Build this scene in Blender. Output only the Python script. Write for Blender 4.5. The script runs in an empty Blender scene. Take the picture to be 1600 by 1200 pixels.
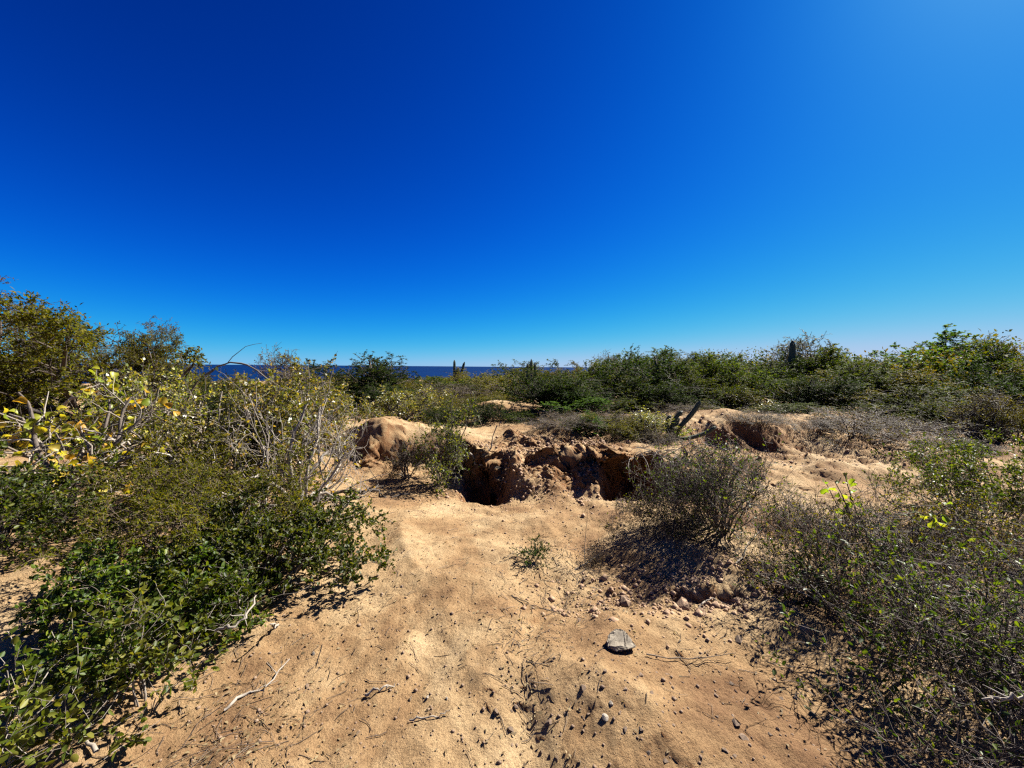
import bpy, bmesh, math
import numpy as np
from mathutils import Vector, Matrix, Euler

sc = bpy.context.scene
COL = sc.collection

# ------------------------------------------------------------------ camera
FPX = 603.0                       # focal length in pixels of a 1600 px wide frame
CAM_Z = 1.65
cam = bpy.data.cameras.new('camera')
cam_ob = bpy.data.objects.new('camera', cam)
COL.objects.link(cam_ob)
cam.sensor_width = 36.0
cam.lens = 36.0 * FPX / 1600.0
cam.clip_start = 0.05
cam.clip_end = 200000.0
CAM_R = Matrix.Rotation(math.radians(90 - 2.56), 3, 'X') @ Matrix.Rotation(math.radians(0.45), 3, 'Z')
cam_ob.matrix_world = Matrix.Translation((0, 0, CAM_Z)) @ CAM_R.to_4x4()
sc.camera = cam_ob

# ------------------------------------------------------------------ sky and sun
EXPO = 2.0
SUN_EL, SUN_AZ = math.radians(42.5), math.radians(56.0)
world = bpy.data.worlds.new('World')
sc.world = world
world.use_nodes = True
wn, wl = world.node_tree.nodes, world.node_tree.links
sky = wn.new('ShaderNodeTexSky')
sky.sky_type = 'NISHITA'
sky.sun_disc = False
sky.sun_elevation = SUN_EL
sky.sun_rotation = SUN_AZ
sky.altitude = 0
sky.air_density = 0.4
sky.dust_density = 0.2
sky.ozone_density = 4.0
sep = wn.new('ShaderNodeSeparateColor')
com = wn.new('ShaderNodeCombineColor')
wl.new(sky.outputs[0], sep.inputs[0])
def wmath(op, a, b):
    n = wn.new('ShaderNodeMath'); n.operation = op
    for q, v in enumerate((a, b)):
        if isinstance(v, (int, float)): n.inputs[q].default_value = v
        else: wl.new(v, n.inputs[q])
    return n.outputs[0]
for i, (g, a, k) in enumerate(((3.6, 24.0, 0.45), (1.9, 7.9, 0.60), (1.9, 13.5, 0.84))):     # one film-like curve per channel, the same over the whole sky
    t = wmath('POWER', wmath('MULTIPLY', sep.outputs[i], 0.1), g)
    t = wmath('SUBTRACT', 1.0, wmath('POWER', math.e, wmath('MULTIPLY', t, -a)))
    wl.new(wmath('MULTIPLY', t, k * 10.0 / (2 ** EXPO)), com.inputs[i])
wl.new(com.outputs[0], wn['Background'].inputs[0])
wn['Background'].inputs[1].default_value = 0.1

S = Vector((math.sin(SUN_AZ) * math.cos(SUN_EL), math.cos(SUN_AZ) * math.cos(SUN_EL), math.sin(SUN_EL)))
sun = bpy.data.lights.new('sun', 'SUN')
sun.energy = 5.0
sun.angle = math.radians(0.5)
sun.color = (1.0, 0.95, 0.86)
sun_ob = bpy.data.objects.new('sun', sun)
COL.objects.link(sun_ob)
sun_ob.rotation_euler = S.to_track_quat('Z', 'Y').to_euler()
sun_ob.location = S * 60

vs = sc.view_settings
vs.view_transform = 'Standard'; vs.look = 'None'; vs.gamma = 1.0; vs.use_curve_mapping = False
vs.exposure = EXPO
sc.render.engine = 'CYCLES'
cy = sc.cycles
cy.max_bounces = 6; cy.diffuse_bounces = 3; cy.glossy_bounces = 2; cy.transmission_bounces = 4
cy.use_denoising = False
cy.filter_width = 1.3

rng = np.random.default_rng(11)

# ------------------------------------------------------------------ helpers
def nrm(v):
    return v / np.maximum(np.linalg.norm(v, axis=-1, keepdims=True), 1e-9)

def ray(px, py):
    d = CAM_R @ Vector(((px - 800) / FPX, (600 - py) / FPX, -1.0))
    return d

def x_at(px, depth):                      # world x of an image column at a depth near the horizon
    d = ray(px, 573)
    return d.x / d.y * depth

def z_at(px, py, depth):                  # world z seen at that pixel at a depth
    d = ray(px, py)
    return CAM_Z + d.z / d.y * depth

def on_ground(px, py, z=0.0):
    d = ray(px, py)
    t = (z - CAM_Z) / d.z
    return d.x * t, d.y * t

def hash3(ix, iy, iz, seed):
    h = (ix * 374761393 + iy * 668265263 + iz * 2147483647 + seed * 1274126177) & 0xFFFFFFFF
    h = ((h ^ (h >> 13)) * 1274126177) & 0xFFFFFFFF
    h = (h ^ (h >> 16)) & 0xFFFFFFFF
    return h.astype(np.float64) / 4294967295.0 * 2 - 1

def noise2(x, y, seed=0):
    x0 = np.floor(x).astype(np.int64); y0 = np.floor(y).astype(np.int64)
    fx = x - x0; fy = y - y0
    fx = fx * fx * fx * (fx * (fx * 6 - 15) + 10); fy = fy * fy * fy * (fy * (fy * 6 - 15) + 10)
    z = np.zeros_like(x0)
    a = hash3(x0, y0, z, seed); b = hash3(x0 + 1, y0, z, seed)
    c = hash3(x0, y0 + 1, z, seed); d = hash3(x0 + 1, y0 + 1, z, seed)
    return (a + (b - a) * fx) + ((c + (d - c) * fx) - (a + (b - a) * fx)) * fy

def noise3(x, y, z, seed=0):
    x0 = np.floor(x).astype(np.int64); y0 = np.floor(y).astype(np.int64); z0 = np.floor(z).astype(np.int64)
    f = [t * t * (3 - 2 * t) for t in (x - x0, y - y0, z - z0)]
    r = 0
    for a in (0, 1):
        for b in (0, 1):
            for c in (0, 1):
                w = (f[0] if a else 1 - f[0]) * (f[1] if b else 1 - f[1]) * (f[2] if c else 1 - f[2])
                r = r + w * hash3(x0 + a, y0 + b, (z0 + c) * 7, seed)
    return r

def fbm(x, y, octs=4, seed=0, gain=0.5):
    s = 0; a = 1.0; f = 1.0
    for o in range(octs):
        s = s + a * noise2(x * f + 17.3 * o, y * f - 9.1 * o, seed + o)
        a *= gain; f *= 2.03
    return s

def sst(t):
    t = np.clip(t, 0, 1)
    return t * t * (3 - 2 * t)

def bump(t, c, w):
    return np.exp(-((t - c) / w) ** 2)

# ------------------------------------------------------------------ terrain height
def bank_line(x):                          # depth at which the eroded bank rises
    return np.interp(x, [-8, -5, -3.2, -2.4, -1.6, -0.9, -0.55, -0.1, 0.5, 1.1, 1.6, 2.2, 2.7, 3.3, 4.2, 5.6, 7.5, 10, 20],
                        [8.5, 7.0, 6.6, 6.0, 6.2, 6.2, 5.7, 5.55, 5.5, 5.65, 5.8, 5.75, 6.1, 6.9, 7.3, 7.5, 8.2, 9.0, 12])

def bank_wob(x, y):
    return 0.17 * fbm(x * 1.15, y * 0.5, 2, 21) + 0.045 * fbm(x * 4.1, y * 2.0, 3, 25)

def height(x, y):
    x = np.asarray(x, float); y = np.asarray(y, float)
    r = np.hypot(x, y)
    az = np.arctan2(x, np.maximum(y, 0.01))
    z = 0.10 * fbm(x * 0.35, y * 0.35, 3, 3) * np.clip(r / 4, 0.25, 1)
    near = np.exp(-(r / 14.0) ** 2)
    # bank
    yb = bank_line(x) + bank_wob(x, y)
    wid = np.interp(x, [-9, -3.4, -2.4, -1.2, -0.6, 2.4, 2.9, 3.6, 5, 7, 12], [2.5, 1.6, 0.7, 0.8, 0.22, 0.18, 0.5, 0.7, 0.6, 1.0, 2.5])
    top = np.interp(x, [-9, -3, -1.5, -0.5, 0.8, 2.2, 3.3, 5, 7, 12], [0.30, 0.45, 0.48, 0.46, 0.46, 0.42, 0.42, 0.46, 0.42, 0.35])
    st = sst((y - yb) / wid)
    z = z + top * st
    # rills running down the softer parts of the bank
    z = z - 0.07 * np.clip(1 - np.abs(noise2(x * 2.1 + 0.9 * noise2(x * 2, y * 3, 5), y * 0.9, 31)) * 2.2, 0, 1) * 4 * st * (1 - st)
    # gully in front of the bank
    gx = sst((x + 0.75) / 0.3) * sst((2.75 - x) / 0.5)
    lip = np.interp(x, [-0.8, -0.2, 0.5, 1.0, 1.5, 2.6], [4.85, 4.75, 4.72, 4.62, 4.75, 4.9]) + 0.08 * fbm(x * 2.2, y * 1.0, 3, 41)
    g = sst((y - lip) / 0.35) * sst((yb + 0.1 - y) / 0.15)
    z = z - 0.50 * gx * g
    # buttress of slumped soil that fills the middle of the gully
    bm = sst((x + 0.25) / 0.3) * sst((1.38 - x + 0.25 * (y - 5.0)) / 0.25)
    rid = 0.10 * (1 - np.abs(noise2(x * 2.3 + y * 0.8, y * 1.1 - x * 0.5, 51)) * 2)
    slope = np.clip((y - 4.55) / 1.1, 0, 1)
    z = z + gx * g * bm * (0.42 + 0.42 * slope + rid)
    # second lump at left of it, leaning out of the wall
    z = z + 0.30 * bump(x, -0.05, 0.22) * bump(y, 5.35, 0.22)
    # ledge on the right, in front of the farther bank
    yl = np.interp(x, [2.3, 3.2, 4.5, 6, 8, 11], [5.6, 5.5, 5.6, 5.3, 5.6, 6.4]) + 0.10 * fbm(x * 0.9, y * 0.4, 3, 61)
    rx = sst((x - 2.2) / 0.7)
    z = z + 0.10 * rx * sst((y - yl) / 0.6) * (1 - 0.5 * sst((y - yl - 0.6) / 0.9))
    # slump scar and swell around the centre-right shrub
    ys = 2.74 + 0.13 * np.sin(x * 2.6 + 0.4) + 0.12 * fbm(x * 2.2, y * 1.5, 4, 71)
    sx = sst((x - 0.35) / 0.35) * sst((2.3 - x) / 0.6)
    z = z + (0.05 + 0.03 * noise2(x * 2.5, y * 0.7, 75)) * sx * sst((y - ys) / (0.24 + 0.10 * noise2(x * 3, y, 77))) * (1 - sst((y - ys - 0.2) / 1.4))
    z = z + sx * bump(y, ys + 0.1, 0.3) * 0.028 * fbm(x * 4.0, y * 5.0, 3, 79, 0.5)
    z = z + 0.16 * bump(x, 1.95, 0.75) * bump(y, 3.45, 0.7)
    z = z + 0.07 * sx * bump(y, 2.35, 0.28)
    z = z - 0.05 * bump(x, 0.75, 0.5) * bump(y, 3.5, 0.6)
    # rill down the middle of the foreground
    xr = np.interp(y, [0.8, 1.3, 1.8, 2.3, 2.8, 3.4, 4.2], [-0.16, -0.08, 0.06, 0.14, 0.36, 0.62, 0.80]) + 0.09 * noise2(y * 2.6, x * 0.8 + 1, 81) + 0.04 * noise2(y * 7, x * 2, 83)
    z = z + sst((5.0 - y) / 1.5) * sst((r - 0.8) / 0.6) * 0.05 * (1 - 2 * np.abs(noise2(x * 1.25 + 0.5 * y, y * 0.8 - 0.3 * x, 89)))
    z = z - 0.048 * np.exp(-((x - xr) / (0.07 + 0.03 * noise2(y * 3, x, 85))) ** 2) * sst((4.0 - y) / 1.0) * (0.6 + 0.5 * noise2(y * 3.1, x, 87))
    z = z + 0.05 * bump(x, xr + 0.42, 0.28) * sst((3.0 - y) / 1.0)
    # left side swells under the shrubs
    z = z + 0.16 * sst((-x - 1.6) / 1.6) * sst((7 - y) / 3)
    # mounds behind
    for mx, my, mw, mh in ((0.75, 7.0, 0.42, 0.30), (0.0, 6.45, 0.27, 0.20), (1.25, 9.0, 0.9, 0.3), (-0.35, 10.6, 0.9, 0.22), (4.6, 8.7, 1.1, 0.22), (8.2, 8.2, 1.3, 0.16), (-2.1, 7.2, 0.7, 0.2)):
        z = z + mh * bump(x, mx, mw) * bump(y, my, mw * 0.8)
    # far land: falls to the sea at left and centre, stays up at right
    d = np.clip(r - 10, 0, None)
    lw = sst((0.42 - az) / 0.42)
    fall = -0.034 * d * lw + (1 - lw) * (0.012 * np.minimum(d, 120) - 0.03 * np.clip(d - 150, 0, None))
    z = z + fall
    z = z + np.clip(d / 30, 0, 1) * 0.5 * fbm(x * 0.05, y * 0.05, 3, 91)
    # crumbly crust of the bank top and the slump
    cr = np.exp(-((x - 0.9) / 1.3) ** 4) * np.exp(-((y - 5.9) / 1.0) ** 4)
    z = z + cr * (0.055 * fbm(x * 5, y * 5, 5, 171, 0.7))
    cr2 = sst((x - 2.6) / 1.2) * np.exp(-((y - 7.2) / 2.0) ** 4) + np.exp(-((x + 1.9) / 1.0) ** 4) * np.exp(-((y - 6.5) / 0.9) ** 4)
    z = z + cr2 * (0.075 * fbm(x * 2.6, y * 2.6, 5, 181, 0.6))
    # crumbs
    z = z + near * (0.024 * fbm(x * 2.7, y * 2.7, 3, 101) + 0.010 * fbm(x * 9, y * 9, 3, 111, 0.62))
    pit = np.clip(noise2(x * 11, y * 11, 121) - 0.45, 0, 1)
    dent = np.clip(noise2(x * 4.2, y * 3.4, 123) - 0.3, 0, 0.5)
    z = z - near * (0.012 * pit + 0.024 * dent)
    return z

def warp(x, y, z):                         # overhang of the bank above the hollow, lumps on its faces
    m = sst((x - 1.05) / 0.2) * sst((2.75 - x) / 0.35)
    m2 = 0.55 * sst((x + 0.62) / 0.1) * sst((-0.12 - x) / 0.15)
    yb = bank_line(x) + bank_wob(x, y)
    up = sst((y - yb - 0.03) / 0.14) * (1 - sst((y - yb - 0.3) / 1.6))
    dy = -(0.62 * m + m2 * 0.5) * up * (1 + 0.35 * fbm(x * 3.3, y * 3.3, 3, 131))
    return dy

# ------------------------------------------------------------------ mesh building
def mesh_from(name, V, F, smooth=False):
    V = np.ascontiguousarray(V, np.float32); F = np.ascontiguousarray(F, np.int32)
    me = bpy.data.meshes.new(name)
    n, k = F.shape
    me.vertices.add(len(V)); me.vertices.foreach_set('co', V.ravel())
    me.loops.add(n * k); me.loops.foreach_set('vertex_index', F.ravel())
    me.polygons.add(n)
    me.polygons.foreach_set('loop_start', np.arange(0, n * k, k, dtype=np.int32))
    me.polygons.foreach_set('loop_total', np.full(n, k, np.int32))
    if smooth:
        me.polygons.foreach_set('use_smooth', np.ones(n, bool))
    me.update(calc_edges=True)
    return me

def link(name, me, mat=None, parent=None, loc=None):
    o = bpy.data.objects.new(name, me)
    COL.objects.link(o)
    if mat is not None and me is not None and not me.materials:
        me.materials.append(mat)
    if parent is not None:
        o.parent = parent
    if loc is not None:
        o.location = loc
    if name in ('foliage', 'twigs', 'crown', 'rootlets', 'side_twigs', 'spines', 'strands'):
        o['kind'] = 'stuff'
    return o

def tag(o, label, cat, group=None, kind=None):
    if label: o['label'] = label
    if cat: o['category'] = cat
    if group: o['group'] = group
    if kind: o['kind'] = kind
    return o

class Geo:
    def __init__(self): self.v = []; self.f = []; self.n = 0
    def add(self, V, F):
        self.v.append(V); self.f.append(F + self.n); self.n += len(V)
    def mesh(self, name, smooth=False):
        return mesh_from(name, np.concatenate(self.v), np.concatenate(self.f), smooth)

# ------------------------------------------------------------------ materials
def new_mat(name):
    m = bpy.data.materials.new(name); m.use_nodes = True
    nt = m.node_tree; nt.nodes.clear()
    return m, nt.nodes, nt.links

ALBEDO = 0.82                     # one factor on every base colour, balanced against the exposure

def ramp(nodes, cols, pos=None, k=ALBEDO):
    r = nodes.new('ShaderNodeValToRGB')
    els = r.color_ramp.elements
    n = len(cols)
    pos = pos or [i / (n - 1) for i in range(n)]
    while len(els) < n: els.new(0.5)
    for e, c, p in zip(els, cols, pos):
        e.position = p; e.color = (c[0] * k, c[1] * k, c[2] * k, 1)
    return r

def leaf_mat(name, cols, trans=0.42, rough=0.42, spec=0.5, pos=None, tboost=(1.6, 1.5, 0.6)):
    m, n, l = new_mat(name)
    geo = n.new('ShaderNodeNewGeometry')
    r = ramp(n, cols, pos)
    l.new(geo.outputs['Random Per Island'], r.inputs[0])
    oi = n.new('ShaderNodeObjectInfo')
    hs = n.new('ShaderNodeHueSaturation')
    mr = n.new('ShaderNodeMapRange'); mr.inputs[3].default_value = 0.75; mr.inputs[4].default_value = 1.25
    mh = n.new('ShaderNodeMapRange'); mh.inputs[3].default_value = 0.485; mh.inputs[4].default_value = 0.515
    l.new(oi.outputs['Random'], mr.inputs[0]); l.new(oi.outputs['Random'], mh.inputs[0])
    l.new(r.outputs[0], hs.inputs['Color']); l.new(mr.outputs[0], hs.inputs['Value']); l.new(mh.outputs[0], hs.inputs['Hue'])
    pb = n.new('ShaderNodeBsdfPrincipled')
    pb.inputs['Roughness'].default_value = rough
    pb.inputs['Specular IOR Level'].default_value = spec
    l.new(hs.outputs[0], pb.inputs['Base Color'])
    tr = n.new('ShaderNodeBsdfTranslucent')
    mx = n.new('ShaderNodeMix'); mx.data_type = 'RGBA'; mx.blend_type = 'MULTIPLY'; mx.inputs[0].default_value = 1.0
    l.new(hs.outputs[0], mx.inputs[6]); mx.inputs[7].default_value = (*tboost, 1)
    l.new(mx.outputs[2], tr.inputs[0])
    ms = n.new('ShaderNodeMixShader'); ms.inputs[0].default_value = trans
    l.new(pb.outputs[0], ms.inputs[1]); l.new(tr.outputs[0], ms.inputs[2])
    out = n.new('ShaderNodeOutputMaterial'); l.new(ms.outputs[0], out.inputs[0])
    return m

def bark_mat(name, cols, scale=30.0, rough=0.75, spec=0.3, island=0.5):
    m, n, l = new_mat(name)
    tc = n.new('ShaderNodeTexCoord')
    nz = n.new('ShaderNodeTexNoise'); nz.inputs['Scale'].default_value = scale; nz.inputs['Detail'].default_value = 4
    l.new(tc.outputs['Object'], nz.inputs['Vector'])
    geo = n.new('ShaderNodeNewGeometry')
    mx = n.new('ShaderNodeMix'); mx.data_type = 'FLOAT'; mx.inputs[0].default_value = island
    l.new(nz.outputs[0], mx.inputs[2]); l.new(geo.outputs['Random Per Island'], mx.inputs[3])
    r = ramp(n, cols, [0.25 + 0.5 * i / (len(cols) - 1) for i in range(len(cols))])
    l.new(mx.outputs[0], r.inputs[0])
    pb = n.new('ShaderNodeBsdfPrincipled'); pb.inputs['Roughness'].default_value = rough
    pb.inputs['Specular IOR Level'].default_value = spec
    l.new(r.outputs[0], pb.inputs['Base Color'])
    bp = n.new('ShaderNodeBump'); bp.inputs['Strength'].default_value = 0.5; bp.inputs['Distance'].default_value = 0.01
    l.new(nz.outputs[0], bp.inputs['Height']); l.new(bp.outputs[0], pb.inputs['Normal'])
    out = n.new('ShaderNodeOutputMaterial'); l.new(pb.outputs[0], out.inputs[0])
    return m

def ground_mat():
    m, n, l = new_mat('sandy_soil')
    tc = n.new('ShaderNodeTexCoord')
    def noise(sc_, det=5, rough=0.6, dist=0.0):
        t = n.new('ShaderNodeTexNoise'); t.inputs['Scale'].default_value = sc_; t.inputs['Detail'].default_value = det
        t.inputs['Roughness'].default_value = rough; t.inputs['Distortion'].default_value = dist
        l.new(tc.outputs['Object'], t.inputs['Vector']); return t
    big = noise(0.9, 5, 0.65, 0.4); mid = noise(6, 6, 0.65); fine = noise(55, 5, 0.7); grit = noise(260, 3, 0.7)
    r1 = ramp(n, [(0.180, 0.102, 0.050), (0.285, 0.182, 0.090), (0.370, 0.262, 0.142), (0.425, 0.322, 0.195)], [0.34, 0.46, 0.56, 0.70])
    l.new(big.outputs[0], r1.inputs[0])
    r2 = ramp(n, [(0.62, 0.55, 0.5), (0.95, 0.93, 0.9), (1.08, 1.06, 1.03)], [0.3, 0.5, 0.7], 1.0)
    l.new(mid.outputs[0], r2.inputs[0])
    m1 = n.new('ShaderNodeMix'); m1.data_type = 'RGBA'; m1.blend_type = 'MULTIPLY'; m1.inputs[0].default_value = 0.8
    l.new(r1.outputs[0], m1.inputs[6]); l.new(r2.outputs[0], m1.inputs[7])
    r3 = ramp(n, [(0.45, 0.38, 0.34), (0.95, 0.94, 0.93), (1.1, 1.1, 1.1)], [0.3, 0.46, 0.7], 1.0)
    l.new(fine.outputs[0], r3.inputs[0])
    m2 = n.new('ShaderNodeMix'); m2.data_type = 'RGBA'; m2.blend_type = 'MULTIPLY'; m2.inputs[0].default_value = 0.75
    l.new(m1.outputs[2], m2.inputs[6]); l.new(r3.outputs[0], m2.inputs[7])
    r4 = ramp(n, [(0.5, 0.45, 0.42), (1, 1, 1), (1.12, 1.12, 1.14)], [0.34, 0.5, 0.68], 1.0)
    l.new(grit.outputs[0], r4.inputs[0])
    m3 = n.new('ShaderNodeMix'); m3.data_type = 'RGBA'; m3.blend_type = 'MULTIPLY'; m3.inputs[0].default_value = 0.7
    l.new(m2.outputs[2], m3.inputs[6]); l.new(r4.outputs[0], m3.inputs[7])
    # exposed redder subsoil on cut faces
    geo = n.new('ShaderNodeNewGeometry'); sx = n.new('ShaderNodeSeparateXYZ'); l.new(geo.outputs['True Normal'], sx.inputs[0])
    mr = n.new('ShaderNodeMapRange'); mr.inputs[1].default_value = 0.8; mr.inputs[2].default_value = 0.45
    l.new(sx.outputs[2], mr.inputs[0])
    m4 = n.new('ShaderNodeMix'); m4.data_type = 'RGBA'; m4.blend_type = 'MULTIPLY'
    l.new(mr.outputs[0], m4.inputs[0]); l.new(m3.outputs[2], m4.inputs[6]); m4.inputs[7].default_value = (0.66, 0.52, 0.46, 1)
    pb = n.new('ShaderNodeBsdfPrincipled'); pb.inputs['Roughness'].default_value = 0.95; pb.inputs['Specular IOR Level'].default_value = 0.15
    l.new(m4.outputs[2], pb.inputs['Base Color'])
    add = n.new('ShaderNodeMath'); add.operation = 'MULTIPLY_ADD'; add.inputs[1].default_value = 0.35
    l.new(grit.outputs[0], add.inputs[0]); l.new(fine.outputs[0], add.inputs[2])
    bp = n.new('ShaderNodeBump'); bp.inputs['Strength'].default_value = 0.9; bp.inputs['Distance'].default_value = 0.022
    l.new(add.outputs[0], bp.inputs['Height']); l.new(bp.outputs[0], pb.inputs['Normal'])
    out = n.new('ShaderNodeOutputMaterial'); l.new(pb.outputs[0], out.inputs[0])
    return m

def sea_mat():
    m, n, l = new_mat('deep_sea_water')
    tc = n.new('ShaderNodeTexCoord')
    nz = n.new('ShaderNodeTexNoise'); nz.inputs['Scale'].default_value = 0.02; nz.inputs['Detail'].default_value = 6
    l.new(tc.outputs['Object'], nz.inputs['Vector'])
    r = ramp(n, [(0.0, 0.0085, 0.046), (0.0003, 0.0125, 0.062)], [0.35, 0.65])
    l.new(nz.outputs[0], r.inputs[0])
    pb = n.new('ShaderNodeBsdfPrincipled'); pb.inputs['Roughness'].default_value = 0.55; pb.inputs['Specular IOR Level'].default_value = 0.03
    l.new(r.outputs[0], pb.inputs['Base Color'])
    out = n.new('ShaderNodeOutputMaterial'); l.new(pb.outputs[0], out.inputs[0])
    return m

def stone_mat(name, cols, scale=25):
    m, n, l = new_mat(name)
    tc = n.new('ShaderNodeTexCoord')
    nz = n.new('ShaderNodeTexNoise'); nz.inputs['Scale'].default_value = scale; nz.inputs['Detail'].default_value = 8; nz.inputs['Roughness'].default_value = 0.7
    l.new(tc.outputs['Object'], nz.inputs['Vector'])
    r = ramp(n, cols, [0.3 + 0.4 * i / (len(cols) - 1) for i in range(len(cols))]); l.new(nz.outputs[0], r.inputs[0])
    oi = n.new('ShaderNodeObjectInfo'); mr = n.new('ShaderNodeMapRange'); mr.inputs[3].default_value = 0.6; mr.inputs[4].default_value = 1.3
    l.new(oi.outputs['Random'], mr.inputs[0])
    hs = n.new('ShaderNodeHueSaturation'); l.new(r.outputs[0], hs.inputs['Color']); l.new(mr.outputs[0], hs.inputs['Value'])
    pb = n.new('ShaderNodeBsdfPrincipled'); pb.inputs['Roughness'].default_value = 0.85
    l.new(hs.outputs[0], pb.inputs['Base Color'])
    bp = n.new('ShaderNodeBump'); bp.inputs['Strength'].default_value = 0.6; bp.inputs['Distance'].default_value = 0.008
    l.new(nz.outputs[0], bp.inputs['Height']); l.new(bp.outputs[0], pb.inputs['Normal'])
    out = n.new('ShaderNodeOutputMaterial'); l.new(pb.outputs[0], out.inputs[0])
    return m

M = {}
M['ground'] = ground_mat()
M['sea'] = sea_mat()
M['leaf_green'] = leaf_mat('leaf_green', [(0.0186, 0.033, 0.0032), (0.0341, 0.057, 0.0048), (0.0527, 0.078, 0.006), (0.0992, 0.114, 0.01)], 0.42, 0.7, 0.06)
M['leaf_green_near'] = leaf_mat('leaf_green_near', [(0.0198, 0.03584, 0.003), (0.0374, 0.0616, 0.004), (0.0638, 0.09184, 0.005), (0.132, 0.1456, 0.012)], 0.44, 0.5, 0.28)
M['leaf_dark'] = leaf_mat('leaf_dark', [(0.00868, 0.02108, 0.0036), (0.0155, 0.03224, 0.00495), (0.02604, 0.04588, 0.0063), (0.0465, 0.062, 0.0099)], 0.34, 0.7, 0.06)
M['leaf_olive'] = leaf_mat('leaf_olive', [(0.0334, 0.03643, 0.0024), (0.06011, 0.06376, 0.0036), (0.09351, 0.08804, 0.0048), (0.1403, 0.1093, 0.008)], 0.44, 0.65, 0.1)
M['leaf_brown'] = leaf_mat('leaf_brown', [(0.0598, 0.03921, 0.0072), (0.09717, 0.0713, 0.0108), (0.1121, 0.09625, 0.0108), (0.06728, 0.07843, 0.009)], 0.42, 0.65, 0.1)
M['leaf_light'] = leaf_mat('leaf_light', [(0.02431, 0.06391, 0.00486), (0.04051, 0.09023, 0.00648), (0.06482, 0.124, 0.00891), (0.09715, 0.1579, 0.0162)], 0.44, 0.65, 0.1)
M['leaf_yellow'] = leaf_mat('leaf_yellow', [(0.1182, 0.135, 0.006336), (0.2363, 0.2194, 0.01056), (0.3543, 0.2868, 0.01584), (0.4219, 0.3206, 0.0528), (0.3206, 0.1603, 0.01056)], 0.45, tboost=(1.5, 1.4, 0.5))
M['leaf_mixed'] = leaf_mat('leaf_mixed', [(0.04219, 0.06665, 0.00462), (0.0914, 0.111, 0.006468), (0.1758, 0.1778, 0.01155), (0.2673, 0.2295, 0.02772), (0.2321, 0.1703, 0.04158)], 0.42)
M['leaf_sprig'] = leaf_mat('leaf_sprig', [(0.035, 0.055, 0.005), (0.065, 0.085, 0.008), (0.11, 0.12, 0.012), (0.16, 0.15, 0.02)], 0.42, 0.5, 0.25)
M['leaf_bright'] = leaf_mat('leaf_bright', [(0.12, 0.18, 0.014), (0.18, 0.225, 0.021), (0.225, 0.255, 0.028)], 0.5)
M['leaf_dry'] = leaf_mat('leaf_dry', [(0.098, 0.063, 0.0315), (0.182, 0.126, 0.0595), (0.28, 0.217, 0.112), (0.07, 0.0455, 0.0245)], 0.2, 0.7, 0.2)
M['bark_grey'] = bark_mat('bark_grey', [(0.05625, 0.04125, 0.0315), (0.1125, 0.09, 0.07125), (0.225, 0.195, 0.1613)])
M['bark_pale'] = bark_mat('bark_pale', [(0.1275, 0.0975, 0.075), (0.2175, 0.1837, 0.1462), (0.345, 0.3075, 0.2587)])
M['bark_dark'] = bark_mat('bark_dark', [(0.0225, 0.01575, 0.012), (0.045, 0.03225, 0.024), (0.08625, 0.06375, 0.04875)])
M['bark_brown'] = bark_mat('bark_brown', [(0.045, 0.0285, 0.018), (0.08625, 0.0585, 0.039), (0.165, 0.1237, 0.08625)])
M['twig_purple'] = bark_mat('twig_purple', [(0.04125, 0.0285, 0.02325), (0.07875, 0.057, 0.0465), (0.15, 0.114, 0.0915)])
M['cactus'] = bark_mat('cactus_skin', [(0.02625, 0.0375, 0.0165), (0.045, 0.06, 0.02625), (0.075, 0.0825, 0.045)], 14, 0.55)
M['spine'] = bark_mat('cactus_spine', [(0.1875, 0.165, 0.135), (0.3, 0.27, 0.225)])
M['rock'] = stone_mat('grey_rock', [(0.1165, 0.092, 0.064), (0.233, 0.192, 0.1376), (0.3405, 0.288, 0.208)], 30)
M['pale_pebble'] = stone_mat('pale_pebble', [(0.16, 0.13, 0.10), (0.25, 0.21, 0.165), (0.33, 0.29, 0.235)], 40)
M['pebble'] = stone_mat('brown_pebble', [(0.0864, 0.0504, 0.0288), (0.1584, 0.1008, 0.0612), (0.2304, 0.1656, 0.108)], 40)

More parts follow.
